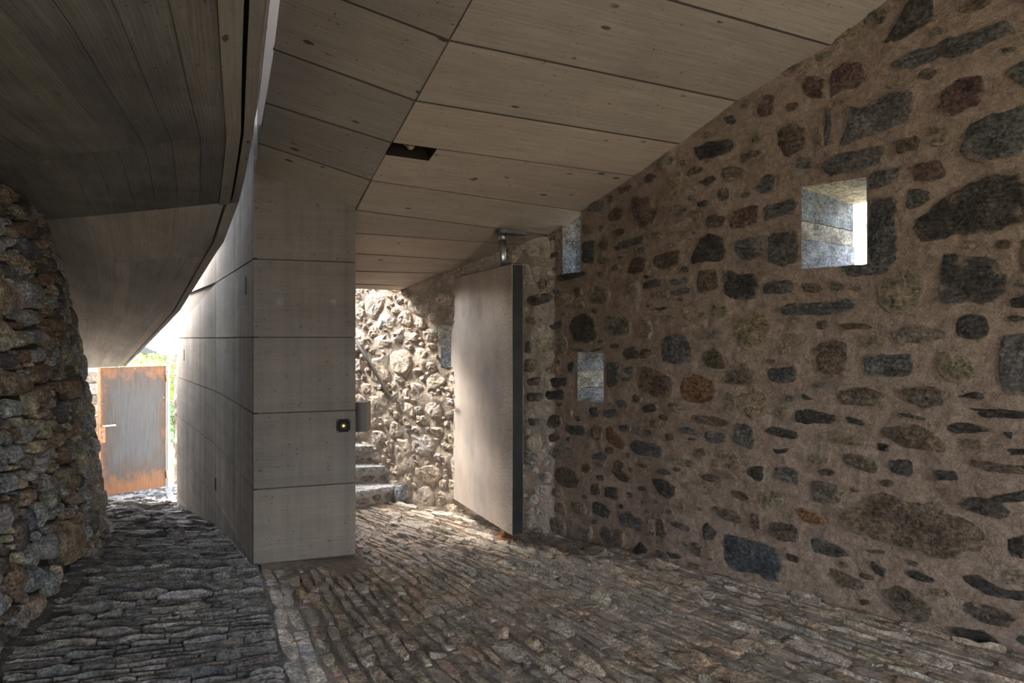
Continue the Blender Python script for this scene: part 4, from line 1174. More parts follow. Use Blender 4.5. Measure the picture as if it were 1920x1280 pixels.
# ================================================================ STONES OF THE LEFT DRY WALL
LT = {
'L1': (0, 300, 4.923, '''
B 20,190 110,260 120,380 60,420 10,400
g 110,390 200,430 225,530 220,570 160,530 100,420
r 120,570 200,560 270,650 275,730 180,690 120,630
K 170,690 330,770 340,920 290,930 200,880 170,780
c 40,730 80,700 130,740 125,790 80,810 40,780
g 285,740 400,740 430,790 380,830 320,800
b 220,540 300,580 335,680 280,690 230,620
b 355,870 430,900 465,960 450,1005 400,990
g 110,830 200,900 330,960 180,1000 110,930
k 20,960 100,980 180,1110 150,1120 50,1060
n 340,950 410,960 415,1040 340,1060
b 410,1060 470,1020 515,1080 470,1150 410,1160
b 340,1080 400,1090 405,1160 350,1170
c 175,1180 200,1090 290,1150 315,1250 316,1350 250,1385 190,1300
B 0,1070 60,1120 160,1240 150,1360 100,1430 0,1427
k 235,1040 280,1090 320,1150 280,1130
g 250,980 330,975 320,1060 270,1030
n 0,390 40,430 40,520 0,500
c 0,530 30,560 25,600 0,590
g 30,830 100,850 100,900 60,940 30,890
n 340,620 380,610 400,690 350,730'''),
'L2': (0, 540, 4.923, '''
c 110,270 150,190 230,205 330,270 320,330 250,365 220,290 110,285
b 270,200 330,205 380,260 375,340 330,300
g 0,290 70,310 120,400 120,560 30,585 0,580
g 130,390 230,400 295,450 290,500 220,550 140,540
c 250,390 380,380 415,430 400,480 320,520 300,440
b 95,310 215,320 235,360 180,380 110,350
b 390,290 490,280 500,370 440,430 390,380
b 390,490 450,480 470,560 420,570
K 0,600 100,600 170,680 110,740 0,760
r 170,580 265,570 295,690 210,705 170,650
G 275,570 370,560 395,640 370,690 310,690
b 400,570 460,590 460,640 410,680
b 220,830 310,700 430,690 500,800 400,860 390,885 280,885
B 0,770 100,760 200,800 275,900 270,960 100,1000 0,990
b 325,900 430,880 430,1080 380,1140 350,1080
c 60,1020 190,1030 240,1090 240,1160 110,1180 0,1220 20,1100
g 120,1190 210,1190 235,1240 200,1290 120,1280
k 0,1230 100,1200 100,1290 0,1290
g 250,940 310,960 350,1120 320,1170 280,1160
b 470,880 550,840 590,900 560,960 480,950
n 590,700 660,720 680,800 640,820 580,780
b 600,850 690,850 720,1000 620,1040 580,950
n 500,1080 570,1050 600,1150 590,1260 520,1240 490,1150
b 620,1220 680,1210 720,1270 640,1280
n 500,130 560,100 600,170 560,200
b 490,440 590,430 620,520 540,540
g 550,560 600,550 660,640 600,690 550,650
b 780,1080 820,1100 830,1190 790,1240 770,1150
g 320,130 420,140 420,190 340,190
b 400,180 480,200 480,260 420,250
b 500,260 560,300 580,400 520,420 450,470 510,380
b 140,690 200,710 210,740 170,760'''),
'L3': (0, 780, 4.571, '''
g 0,60 100,75 90,100 30,110 0,100
G 110,10 200,0 225,50 160,90 110,60
g 230,30 340,25 355,90 330,170 290,150 310,110
k 0,130 50,115 90,220 80,250 0,240
b 70,100 130,90 165,190 110,230 90,180
G 150,100 250,65 310,110 310,180 200,250 165,190
c 50,270 150,220 205,300 200,340 130,410 70,400
g 355,20 400,30 430,160 420,190 350,190
g 205,265 260,230 280,290 220,320
g 290,210 390,200 400,250 310,330 285,300
K 0,300 40,330 60,390 30,470 0,480
g 50,430 140,412 150,450 110,465 50,460
k 150,380 250,320 295,340 295,440 230,455 150,430
G 305,340 390,290 430,350 420,420 350,490 305,440
g 135,470 220,455 225,500 155,530
G 230,480 310,445 340,520 280,560 240,540
G 0,490 120,480 150,550 125,620 80,640 0,690
g 155,545 220,525 245,590 180,630
K 90,650 170,635 195,670 140,690
B 160,690 240,605 310,640 310,700 260,760 150,780
k 335,500 440,500 510,650 480,780 420,840 390,680 325,620
G 0,740 70,740 85,800 80,930 20,1010 0,1010
n 90,770 150,790 165,870 100,920
c 290,740 340,720 415,850 400,890 320,980 290,880
K 210,800 285,780 310,950 250,1010 220,920
G 445,820 520,730 550,760 550,830 500,860
b 440,180 500,130 550,180 545,230 480,280
b 480,300 560,250 600,310 590,380 530,420 480,360
b 575,50 610,20 670,70 650,160 600,210
b 540,440 600,420 640,450 620,540 580,560
n 100,930 180,870 240,960 240,1080 200,1170 100,1120
c 270,1000 330,985 350,1020 310,1070 270,1050
b 520,870 640,910 685,980 685,1110 620,1240 570,1290 515,1230 515,1000
k 350,950 495,885 505,960 430,1005 360,1010
G 430,1010 480,990 510,1060 500,1180 440,1240 345,1170
G 245,1090 335,1080 325,1170 250,1280 220,1250
b 390,440 460,430 480,480 420,490
n 600,370 640,370 650,400 610,400
b 560,590 620,590 630,760 580,700
g 640,660 690,650 700,740 640,760
b 730,830 770,870 760,930 720,930'''),
'L4': (0, 1000, 4.571, '''
b 80,240 180,270 215,370 160,530 110,570 70,460
k 0,430 68,440 68,500 0,510
g 0,540 60,515 105,560 80,640 0,690
G 390,320 460,310 490,370 480,500 400,560 385,420
g 480,260 520,300 520,440 490,475 495,380
k 530,360 580,360 590,430 550,450
B 225,600 300,520 390,510 390,600 240,790
k 150,620 215,590 235,780 200,835 140,760
n 0,820 60,870 50,950 0,1000
k 60,800 150,770 180,850 100,900
G 240,140 330,120 300,300 230,260
G 290,265 380,345 370,440 245,520 220,400
n 105,630 148,620 140,700 95,720
K 650,260 700,250 720,300 680,320
n 0,110 60,120 60,195 0,190
n 0,205 60,215 68,370 0,400''')}
R = random.Random(17)
occ = Occ(-0.1, LW.L+0.1, -1.3, 2.7)
def PROFL(d): return [(0.97, -0.05), (1.0, -0.012), (0.90, 0.30*d), (0.58, 0.62*d), (0, 0.72*d)]
n_l = 0; heap_l = Heap()
for tn_, (ox, oy, sc_, txt) in LT.items():
    for code, pts_ in parse(txt):
        P = [lw_pix(ox+x/sc_, oy+y/sc_) for x, y in pts_]
        if any(p is None for p in P): continue
        ss = [p[0] for p in P]
        if max(ss)-min(ss) > 0.9: continue
        P = chaikin(P, 1, 0.18); occ.mark(P, 0.004)
        area = abs(sum(a[0]*b[1]-b[0]*a[1] for a, b in zip(P, P[1:]+P[:1])))/2; d = min(0.085, 0.30*math.sqrt(area))
        vf = stone_vf(P, lw_pt, 14 if area < 0.05 else 18, PROFL(d), 0.010, R, 0.03)
        put_piece('stone', vf, M['rubble'], wall_l, vary(tuple(min(v*2.7, 0.55) for v in PAL[code]), 0.12, R), R.uniform(-0.15, 0.08)); n_l += 1
LPAL = 'ggGGkbBBcn'
for w0, tries in ((0.24, 500), (0.17, 2500), (0.12, 5000), (0.08, 8000), (0.05, 9000)):
    for _ in range(tries):
        s_ = R.uniform(3.0, LW.L-0.1); b_ = LW.at(s_); z_ = R.uniform(pas_z(b_.y)-0.02, 2.45)
        q = lw_pt(s_, z_)
        if z_ > lw_cap(b_.y)-0.12: continue
        if w0 < 0.06 and q.y > 7.5: continue
        w_ = w0*R.uniform(0.75, 1.25); h_ = w_*R.uniform(0.5, 0.95)
        P = rand_poly(s_, z_, w_, h_, R.gauss(0, 0.35), 9, 0.15, 0.16, R)
        if not occ.free(P, 0.0): continue
        occ.mark(P, 0.003)
        vf = stone_vf(P, lw_pt, 10 if w0 > 0.1 else 8, PROFL(0.26*w_+0.012), 0.009, R, 0.05); code = R.choice(LPAL); tn = vary(tuple(min(v*2.7, 0.55) for v in PAL[code]), 0.15, R); sm = R.uniform(-0.15, 0.08)
        vis_ = q.y > 2.5 and 0 < 960+q.x/q.y*F < 215
        if n_l < 298 and vis_ and w0 > 0.06: put_piece('stone', vf, M['rubble'], wall_l, tn, sm); n_l += 1
        else: heap_l.add(*vf, tn, sm)
heap_l.build('smaller_stones', M['rubble'], wall_l)

# ================================================================ PIVOT DOOR
dn, df = Vector((0.0, 5.02)), Vector((-0.556, 6.24))
du = (dn-df).normalized(); dv = Vector((0.91, 0.415)).normalized()       # along the leaf towards us; through its thickness
DW = (dn-df).length; z0, z1 = 0.024, 2.019; TH = 0.091
pivot = df+du*(DW*0.795)+dv*TH/2
door = empty('door_1', (pivot.x, pivot.y, hall_z(pivot.y)), kind='structure', label='tall thick grey steel pivot door standing open in the hall', cat=None)
quad = [v3(df, z0), v3(dn, z0), v3(dn, z1), v3(df, z1)]
nrm = (quad[1]-quad[0]).cross(quad[3]-quad[0]); sg = 1 if nrm.x*dv.x+nrm.y*dv.y > 0 else -1
leaf = prism('steel_leaf', quad, TH, M['door'], door, side=sg)
ec = dn+dv*TH/2+du*0.0015
box('leaf_edge', (ec.x, ec.y, (z0+z1)/2), (dv.x*(TH/2-0.004), dv.y*(TH/2-0.004), 0), (du.x*.003, du.y*.003, 0), (0, 0, (z1-z0)/2-0.003), M['dark_steel'], door, label='dark narrow edge of the door leaf')
tc = (df+dn)/2+dv*TH/2
box('leaf_top', (tc.x, tc.y, z1+0.001), (dv.x*(TH/2-0.004), dv.y*(TH/2-0.004), 0), (du.x*(DW/2-.004), du.y*(DW/2-.004), 0), (0, 0, 0.003), M['dark_steel'], door)
def ceil_z_at(x, y):
    # height of the main ceiling over a plan point, from its rows
    best = 1e9; zz = 2.3
    for (a0, a1), (b0, b1) in zip(rows[:-1], rows[1:]):
        for i in range(9):
            for j in range(9):
                p = a0.lerp(a1, i/8).lerp(b0.lerp(b1, i/8), j/8); d = (p.x-x)**2+(p.y-y)**2
                if d < best: best = d; zz = p.z
    return zz
cz = ceil_z_at(pivot.x, pivot.y)
tube('pivot_post', [(pivot.x, pivot.y, z1-0.02), (pivot.x, pivot.y, cz-0.075)], 0.029, M['chrome'], door, 24, label='vertical polished steel post')
tube('post_collar', [(pivot.x, pivot.y, cz-0.072), (pivot.x, pivot.y, cz-0.025)], 0.026, M['chrome'], door, 24)
# rounded bearing plate under the ceiling
rowdir = (rows[9][1]-rows[9][0]).normalized(); pn = Vector((-rowdir.y, rowdir.x, 0)).normalized()
def capsule_plate(name, c, ud, vd, L, w, th, mat, parent, **k):
    N = 8; ring = []
    for e in (1, -1):
        for i in range(N+1):
            a = -math.pi/2+math.pi*i/N; ring.append((e*(L/2-w/2)+e*math.cos(a)*w/2, e*math.sin(a)*w/2))
    nn = ud.cross(vd).normalized(); V = [c+ud*x+vd*y+nn*(th*kk-th/2) for kk in (0, 1) for x, y in ring]; m_ = len(ring)
    Fc = [tuple(range(m_)), tuple(range(m_, 2*m_))]+[(i, (i+1) % m_, m_+(i+1) % m_, m_+i) for i in range(m_)]
    o = mesh_obj(name, V, Fc, mat, parent, **k); fix_normals(o); return prop(o)
capsule_plate('bearing_plate', Vector((pivot.x+0.065, pivot.y, cz-0.013)), rowdir, pn, 0.26, 0.11, 0.03, M['box_steel'], door)
fz = hall_z(pivot.y)
tube('floor_pivot', [(pivot.x, pivot.y, fz), (pivot.x, pivot.y, z0+0.01)], 0.024, M['copper'], door, 20)
capsule_plate('base_plate', Vector((pivot.x+0.03, pivot.y, fz+0.012)), Vector((1, -0.15, 0)).normalized(), Vector((0.15, 1, 0)).normalized(), 0.17, 0.10, 0.012, M['copper'], door, )
hb = df+du*0.055; hz_ = EYE+(635-752)/F*6.2
for sgn in (-1, 1):
    o0 = hb+dv*(0 if sgn < 0 else TH); o1 = o0+dv*sgn*0.05; o2 = o1+du*0.12
    tube('door_handle', [v3(o0, hz_), v3(o1, hz_), v3(o1+du*0.01, hz_), v3(o2, hz_)], [0.011, 0.011, 0.010, 0.009], M['chrome'], door, 10)
    tube('keyhole', [v3(hb+dv*(0 if sgn < 0 else TH), hz_-0.085), v3(hb+dv*((0 if sgn < 0 else TH)+sgn*0.006*1.0), hz_-0.085)], 0.011, M['chrome'], door, 12)

# ================================================================ STEPS AND HANDRAIL
steps = empty('stone_staircase', (-1.3, 6.6, hall_z(6.6)), label='short flight of rough stone steps rising behind the concrete pier', cat='stairs')
fr = []
def wall_plan(px): h = RW.hit(px); return RW.at(h[0])
s1r = wall_plan(742); s2r = wall_plan(720); s3r = wall_plan(700)
f1 = (Vector((-1.465, 6.38)), s1r, 0.045); f2 = (Vector(((666-960)/F*6.69, 6.69)), s2r, 0.215); f3 = (Vector(((666-960)/F*6.84, 6.84)), s3r, 0.40)
fr = [f1, f2, f3]
dirn = Vector((-0.79, 0.61)); cl, cr_ = f3[0], f3[1]
for k in range(4): fr.append((fr[-1][0]+dirn*0.27+Vector((0, 0)), fr[-1][1]+dirn*0.27, fr[-1][2]+0.165))
def ext(l, r): d = (l-r).normalized(); return l+d*0.75
for k in range(len(fr)-1):
    l, r, zt = fr[k]; l2, r2, zt2 = fr[k+1]; L_, R_ = ext(l, r), r+(r-l).normalized()*0.05; L2_, R2b = ext(l2, r2), r2+(r2-l2).normalized()*0.05
    dd = ((L2_+R2b)/2-(L_+R_)/2).normalized()*0.03
    zb = hall_z(6.6)-0.1 if k == 0 else fr[k-1][2]-0.02
    # tread slab, slightly worn
    V = []; Fc = []; nn = 14
    for i in range(nn+1):
        a_ = L_.lerp(R_, i/nn)-dd*0.6; b_ = L2_.lerp(R2b, i/nn)+dd
        w1 = 0.006*mnoise.noise(Vector((i*1.3, k*5, 0))); a_ = a_+Vector((w1, w1))
        for p, z in ((a_, zt-0.05), (a_, zt-0.006+w1*0.3), (a_+dd*0.35, zt+w1*0.4), (b_, zt+0.003), (b_, zt-0.05)): V.append(v3(p, z))
    for i in range(nn):
        for j in range(5): Fc.append((5*i+j, 5*i+5+j, 5*i+5+(j+1) % 5, 5*i+(j+1) % 5))
    Fc += [(0, 1, 2, 3, 4), tuple(5*nn+j for j in (4, 3, 2, 1, 0))]
    o = mesh_obj('tread', V, Fc, M['stone_light'], steps, tint=(0.42, 0.41, 0.39), smear=0.0); fix_normals(o)
    q = [v3(L_, zb), v3(R_, zb), v3(L2_, zb), v3(R2b, zb), v3(L_, zt-0.049), v3(R_, zt-0.049), v3(L2_, zt-0.049), v3(R2b, zt-0.049)]
    o = mesh_obj('riser', q, [(0, 1, 3, 2), (4, 6, 7, 5), (0, 4, 5, 1), (2, 3, 7, 6), (0, 2, 6, 4), (1, 5, 7, 3)], M['mortar_light'], steps); fix_normals(o)
    # stones showing in the riser
    d = (R_-L_); Lr = d.length; d = d/Lr; nf = Vector((d.y, -d.x)); nf = nf if nf.dot(Vector((0, -1))) > 0 else -nf
    x = Lr-0.62
    while x < Lr-0.08:
        wv = R.uniform(0.09, 0.17); hh = R.uniform(0.04, 0.075)
        P = rand_poly(x+wv/2, (zb if k else hall_z(6.6))+0.03+R.uniform(0.03, 0.05), wv, hh, R.gauss(0, .08), 9, 0.5, 0.12, R)
        vf = stone_vf(P, lambda a, b, c_: v3(L_+d*a+nf*(c_), b), 10, [(1, -0.02), (1, 0.006), (0.9, 0.010), (0.5, 0.012), (0, 0.013)], 0.004, R, 0.04)
        put_piece('riser_stone', vf, M['stone_light'], steps, vary((0.20, 0.195, 0.185), 0.2, R), 0.2); x += wv+0.03
# corner block where the bottom step meets the wall
c = s1r+Vector((0.03, -0.06))
P = rand_poly(0, 0, 0.13, 0.17, 0, 8, 0.8, 0.08, R)
vf = stone_vf([(RW.hit(755)[0]+x*0.9, 0.0+y-0.02) for x, y in P], rw_pt, 10, [(1, -0.02), (1, 0.05), (0.88, 0.065), (0.5, 0.07), (0, 0.07)], 0.004, R, 0.03)
put_piece('stone', vf, M['stone_light'], wall_b, (0.27, 0.29, 0.31), 0.0)
hr = empty('handrail', (-1.4, 6.5, 0.9), label='slim round steel handrail slanting up the stair wall', cat='handrail')
def off_wall(px, py, off):
    h = RW.hit(px); p = RW.at(h[0])+RW.nrm(h[0])*off; y = p.y; return at(px, py, y)
e0 = off_wall(735, 750, 0.09); e1 = off_wall(668, 640, 0.09); e2 = e1+(e1-e0)*1.6
tube('rail', [e0, e1, e2], 0.016, M['galv'], hr, 14)
for tt in (0.52, 1.6):
    p = e0.lerp(e1, tt); s_ = RW.hit(960+p.x/p.y*F)[0]; n_ = RW.nrm(s_)
    tube('bracket', [p-Vector((0, 0, 0.012)), p-Vector((0, 0, 0.055)), p-Vector((n_.x*0.04, n_.y*0.04, 0.065)), p-Vector((n_.x*0.11, n_.y*0.11, 0.06))], 0.006, M['galv'], hr, 8)

# ================================================================ SMALL THINGS ON THE PIER AND CEILING
pc = on_front(643.7, 797.3); pu = Vector((fd.x, fd.y, 0)); pv = Vector((fn.x, fn.y, 0))
pan = empty('entry_button_panel', pc, label='small square black panel with a glowing amber button on the concrete pier', cat='switch panel')
b_ = box('plate', pc+pv*0.006, pu*0.0450, pv*0.006, (0, 0, 0.0440), M['black'], pan, 0.004)
ringp = []
tube('button_housing', [pc+pv*0.011, pc+pv*0.020], [0.030, 0.028], M['black'], pan, 28)
tube('button_rim', [pc+pv*0.019, pc+pv*0.022], 0.022, M['dark_steel'], pan, 28)
tube('amber_light', [pc+pv*0.021, pc+pv*0.026, pc+pv*0.028], [0.008, 0.007, 0.003], M['amber'], pan, 16, label='glowing orange light')
for sx in (-1, 1):
    for sz_ in (-1, 1): tube('screw', [pc+pu*sx*0.037+pv*0.010+Vector((0, 0, sz_*0.036)), pc+pu*sx*0.037+pv*0.0145+Vector((0, 0, sz_*0.036))], 0.0042, M['galv'], pan, 10)
bx = empty('steel_box', (-1.14, 4.9, 0.8), label='plain grey steel box fixed to the side of the concrete pier above the steps', cat='box')
box('housing', (-1.130, 4.925, 0.9135), (0.096, 0.0, 0), (0, 0.075, 0), (0, 0, 0.1045), M['box_steel'], bx, 0.003)
box('front_cover', (-1.130, 4.8485, 0.9135), (0.0945, 0.0, 0), (0, 0.0025, 0), (0, 0, 0.103), M['box_steel'], bx, 0.001)
box('wall_bracket', (-1.212, 4.925, 0.9135), (0.03, 0, 0), (0, 0.05, 0), (0, 0, 0.05), M['dark_steel'], bx)
# recessed ceiling lamp
lq = [Vector(v) for v in lampq]; lc = sum(lq, Vector((0, 0, 0)))/4
lamp = empty('recessed_ceiling_lamp', lc, label='square recessed ceiling lamp, switched off, beside the long crease', cat='lamp')
up_ = (lq[1]-lq[0]).cross(lq[3]-lq[0]).normalized(); up_ = up_ if up_.z > 0 else -up_
lo = [lc+(v-lc)*0.985+up_*0.002 for v in lq]; hi = [v+up_*0.108 for v in lo]
o = mesh_obj('housing', lo+hi, [(4, 5, 6, 7), (0, 1, 5, 4), (1, 2, 6, 5), (2, 3, 7, 6), (3, 0, 4, 7)], M['black_void'], lamp)
bc = lc+up_*0.05
tube('socket', [bc+up_*0.055, bc+up_*0.025], 0.016, M['copper'], lamp, 14)
V, Fc = tube_vf([bc+up_*0.028, bc+up_*0.018, bc+up_*0.002, bc-up_*0.016, bc-up_*0.026, bc-up_*0.030], [0.012, 0.017, 0.027, 0.025, 0.014, 0.002], 16)
o = mesh_obj('bulb', V, Fc, M['bulb'], lamp, smooth=True); fix_normals(o)
ringpts = [bc+up_*0.01+((lq[1]-lq[0]).normalized()*math.cos(a)+(lq[1]-lq[0]).normalized().cross(up_)*math.sin(a))*0.036 for a in [2*math.pi*i/24 for i in range(25)]]
tube('reflector_ring', ringpts, 0.004, M['chrome'], lamp, 6)
yt = empty('yellow_tag', at(501, 84, 2.55), label='tiny yellow plastic tag caught in the light slot by the steel rod', cat='tag')
yc = sof(1.0, 3.28)+Vector((0.028, 0, 0.24))
yt.location = yc
tube('tag_body', [yc+Vector((0, -.03, 0)), yc+Vector((-.012, .035, 0.0))], [0.009, 0.011], M['yellow'], yt, 8)
tube('tag_tip', [yc+Vector((-.012, .035, 0)), yc+Vector((-.018, .06, 0))], [0.008, 0.002], M['yellow'], yt, 8)
# dry leaves blown in
for i, (px, py, ang, lb) in enumerate(((557, 1213, 0.5, 'curled dry brown leaf on the pale setts below the concrete pier'), (648, 1192, 1.4, 'small ochre dry leaf on the setts right of the brown leaf'), (497, 1118, 2.2, 'dry leaf fragment lying near the foot of the pier'))):
    q = floor_hit(px, py, hall_z); V = []; Fc = []
    for u in range(5):
        for v in (-1, 0, 1):
            wv = 0.012*math.sin(math.pi*(u+0.4)/4.8); x, y = (u-2)*0.012, v*wv
            V.append(Vector((q.x+x*math.cos(ang)-y*math.sin(ang), q.y+x*math.sin(ang)+y*math.cos(ang), hall_z(q.y)+0.024+abs(v)*0.008+0.004*math.sin(u*2.1))))
    for u in range(4):
        for v in range(2): Fc.append((u*3+v, u*3+v+1, u*3+4+v, u*3+3+v))
    o = mesh_obj('dry_leaf', V, Fc, M['dry_leaf']); prop(o, label=lb, cat='leaf', group='dry leaves on the floor')
    md = o.modifiers.new('thickness', 'SOLIDIFY'); md.thickness = 0.0012

# ================================================================ RUSTY GATE AT THE END OF THE PASSAGE
gl, gr = Vector(((185-960)/F*10.6, 10.6)), Vector(((311-960)/F*11.35, 11.35))
gz0, gz1 = -0.985, 1.02
gate = empty('door_2', (gr.x, gr.y, gz0), kind='structure', label='weathered rusty steel gate leaf at the end of the passage')
gd = (gr-gl).normalized(); gn = Vector((gd.y, -gd.x)); gw = (gr-gl).length
quad = [v3(gl, gz0), v3(gr, gz0), v3(gr, gz1), v3(gl, gz1)]
nrm = (quad[1]-quad[0]).cross(quad[3]-quad[0]); sg = -1 if nrm.y < 0 else 1
prism('steel_leaf', quad, 0.045, M['rust'], gate, side=sg)
def gp(u, z, off=0.0): p = gl+gd*u+gn*off; return Vector((p.x, p.y, z))
def gbox(name, u, z, hu, hz2, off, th, mat, **k): return box(name, gp(u, z, off), (gd.x*hu, gd.y*hu, 0), (gn.x*th, gn.y*th, 0), (0, 0, hz2), mat, gate, **k)
gbox('edge_bar', 0.012, (gz0+gz1)/2, 0.012, (gz1-gz0)/2, 0.004, 0.010, M['rust_plain'])
gbox('lock_plate', 0.045, -0.02, 0.045, 0.13, 0.006, 0.005, M['rust_plain'], label='rusty lock plate')
for z in (0.02, -0.06): tube('bolt', [gp(0.055, z, 0.008), gp(0.055, z, 0.022)], 0.016, M['rust_plain'], gate, 8)
tube('keyhole', [gp(0.055, -0.015, 0.010), gp(0.055, -0.015, 0.016)], 0.018, M['galv'], gate, 12)
tube('gate_handle', [gp(0.05, 0.115, 0.0), gp(0.05, 0.115, 0.06), gp(0.06, 0.115, 0.062), gp(0.22, 0.115, 0.062)], 0.012, M['white_metal'], gate, 10, label='pale lever handle')
for u, z in ((0.05, 0.985), (0.05, 0.46), (0.05, -0.53), (0.52, 0.99), (gw-0.04, 0.5)): tube('bolt', [gp(u, z, 0), gp(u, z, 0.009)], 0.009, M['galv'], gate, 8)
gf = empty('trim_1', (gr.x, gr.y, gz0), kind='structure', label='thin steel frame post and top bar round the rusty gate')
pp = gr+gd*0.035
box('frame_post', (pp.x, pp.y, 0.0), (gd.x*.022, gd.y*.022, 0), (gn.x*.03, gn.y*.03, 0), (0, 0, 1.04), M['galv'], gf)
tl_ = gl-gd*0.42; mc = (tl_+pp)/2; hl = (pp-tl_).length/2
box('top_bar', (mc.x, mc.y, 1.045), (gd.x*hl, gd.y*hl, 0), (gn.x*.035, gn.y*.035, 0), (0, 0, 0.011), M['galv'], gf)
for z in (0.82, -0.78): q = gr+gn*0.018+gd*0.006; tube('hinge', [v3(q, z-0.06), v3(q, z+0.06)], 0.014, M['rust_plain'], gf, 10)
for z in (0.93,): q = gr+gd*0.02; box('hinge_bracket', (q.x, q.y, z), (gd.x*.03, gd.y*.03, 0), (gn.x*.02, gn.y*.02, 0), (0, 0, 0.012), M['rust_plain'], gf)
# threshold slab from the gate post to the pier foot
ta, tb = Vector((pp.x, pp.y)), Vector((B.x-0.02, B.y+0.05)); td = (tb-ta).normalized(); tn2 = Vector((td.y, -td.x)); tl2 = (tb-ta).length
nseg = 8
V = []; Fc = []
for i in range(nseg+1):
    p = ta.lerp(tb, i/nseg); z = pas_z(p.y)
    for s_, dz in ((-0.05, -0.05), (-0.05, 0.03), (0.05, 0.03), (0.05, -0.05)): q = p+tn2*s_; V.append(Vector((q.x, q.y, z+dz)))
for i in range(nseg):
    for k in range(4): Fc.append((4*i+k, 4*i+4+k, 4*i+4+(k+1) % 4, 4*i+(k+1) % 4))
Fc += [(0, 1, 2, 3), tuple(4*nseg+k for k in range(4))]
o = mesh_obj('trim_2', V, Fc, M['gravel']); fix_normals(o); prop(o, kind='structure', label='pale stone threshold strip between the gate post and the pier')
# block pier left of the gate
gp_ = empty('stone_gate_pier', (-6.95, 11.25, -1.0), label='sunlit pier of pale and brown stone blocks left of the rusty gate', cat='pillar')
z = -1.05; k = 0
box('mortar_core', (-7.05, 11.25, 0.0), (0.34, 0, 0), (0, 0.22, 0), (0, 0, 1.03), M['mortar_light'], gp_)
while z < 0.98:
    h_ = R.uniform(0.14, 0.24); h_ = min(h_, 1.02-z)
    tn = (0.50, 0.43, 0.35) if k % 2 == 0 else (0.30, 0.24, 0.18)
    V, Fc = box_vf(-7.04+R.uniform(-.01, .01), 11.235, z+h_/2, (0.35, 0.0, R.uniform(-.01, .01)), (0, 0.235, 0), (0, 0, h_/2-0.010))
    put_piece('stone_block', (V, Fc), M['stone_light'], gp_, tn, 0.1); z += h_; k += 1

# ================================================================ GARDEN AND NEIGHBOURS
def ground(name, x0, x1, y0, y1, z, mat, label):
    n_ = 20; V = []; Fc = []
    for i in range(n_+1):
        for j in range(n_+1):
            p = Vector((x0+(x1-x0)*i/n_, y0+(y1-y0)*j/n_, z)); V.append(p+Vector((0, 0, disp(p, 0.03, 0.4))))
    for i in range(n_):
        for j in range(n_): Fc.append((i*(n_+1)+j, (i+1)*(n_+1)+j, (i+1)*(n_+1)+j+1, i*(n_+1)+j+1))
    o = mesh_obj(name, V, Fc, mat, recenter=False); return prop(o, kind='structure', label=label)
ground('ground', -60, 60, -40, 70, -1.35, M['outside_ground'], 'open ground round the building')
lawn = ground('lawn', -15, -5.3, 12.1, 21, -1.12, M['grass'], 'sunlit green lawn beyond the gate')
# grass blades near the gap
V = []; Fc = []; Rg = random.Random(4)
for _ in range(9000):
    x, y = Rg.uniform(-9.0, -5.5), Rg.uniform(12.2, 16.5); h_ = Rg.uniform(0.03, 0.09); a = Rg.uniform(0, 6.28); b = len(V)
    V += [Vector((x, y, -1.12)), Vector((x+0.012*math.cos(a), y+0.012*math.sin(a), -1.12)), Vector((x+Rg.uniform(-.02, .02), y+Rg.uniform(-.02, .02), -1.12+h_))]; Fc.append((b, b+1, b+2))
o = mesh_obj('grass', V, Fc, M['grass'], recenter=False); prop(o, label='tufts of bright grass on the lawn beyond the gate', cat='grass', kind='stuff')
def bush(name, c, rx, rz, nleaf, size, mat, label, cat, stem_z, seed):
    # each plant with its own foliage and stem
    Rb = random.Random(seed); root = empty(name, (c[0], c[1], stem_z), label=label, cat=cat, group='shrubs in the garden beyond the gate')
    V = []; Fc = []
    for _ in range(nleaf):
        u = Vector((Rb.gauss(0, 1), Rb.gauss(0, 1), Rb.gauss(0, 1))).normalized()*(Rb.random()**0.35)
        p = Vector((c[0]+u.x*rx, c[1]+u.y*rx, c[2]+u.z*rz)); d = Vector((Rb.gauss(0, 1), Rb.gauss(0, 1), Rb.gauss(0, .6))).normalized(); e = d.orthogonal().normalized()
        s_ = size*Rb.uniform(0.6, 1.3); b = len(V); V += [p, p+d*s_*0.5+e*s_*0.28, p+d*s_, p+d*s_*0.5-e*s_*0.28]; Fc.append((b, b+1, b+2, b+3))
    o = mesh_obj('foliage', V, Fc, mat, root, recenter=False); o['kind'] = 'stuff'
    parts = [tube_vf([(c[0], c[1], stem_z), (c[0]+0.03, c[1], c[2])], [0.05, 0.02], 7)]
    for k in range(6):
        a = k*1.05; parts.append(tube_vf([(c[0]+.01, c[1], stem_z+(c[2]-stem_z)*0.6), (c[0]+math.cos(a)*rx*0.6, c[1]+math.sin(a)*rx*0.6, c[2]+rz*0.4)], [0.02, 0.006], 5))
    V, Fc = join(parts); o = mesh_obj('stem', V, Fc, M['bark'], root); fix_normals(o); return root
bush('shrub', (-7.45, 14.2, 0.62), 0.62, 0.56, 2600, 0.085, M['leaf'], 'pale yellow-green leafy shrub showing above the rusty gate', 'shrub', -1.12, 1)
bush('shrub', (-8.75, 14.6, 0.55), 0.6, 0.5, 1800, 0.08, M['leaf_dark'], 'grey-green shrub at the left above the gate beside the yellow-green one', 'shrub', -1.12, 2)
bush('hedge_plant', (-8.05, 16.3, -0.28), 0.55, 0.78, 3500, 0.07, M['leaf_dark'], 'dark green hedge plant seen through the gap right of the gate post', 'hedge', -1.12, 3)
bush('shrub', (-7.25, 13.1, 0.1), 0.22, 0.62, 700, 0.06, M['leaf'], 'narrow bright shrub right behind the gate frame post', 'shrub', -1.12, 5)
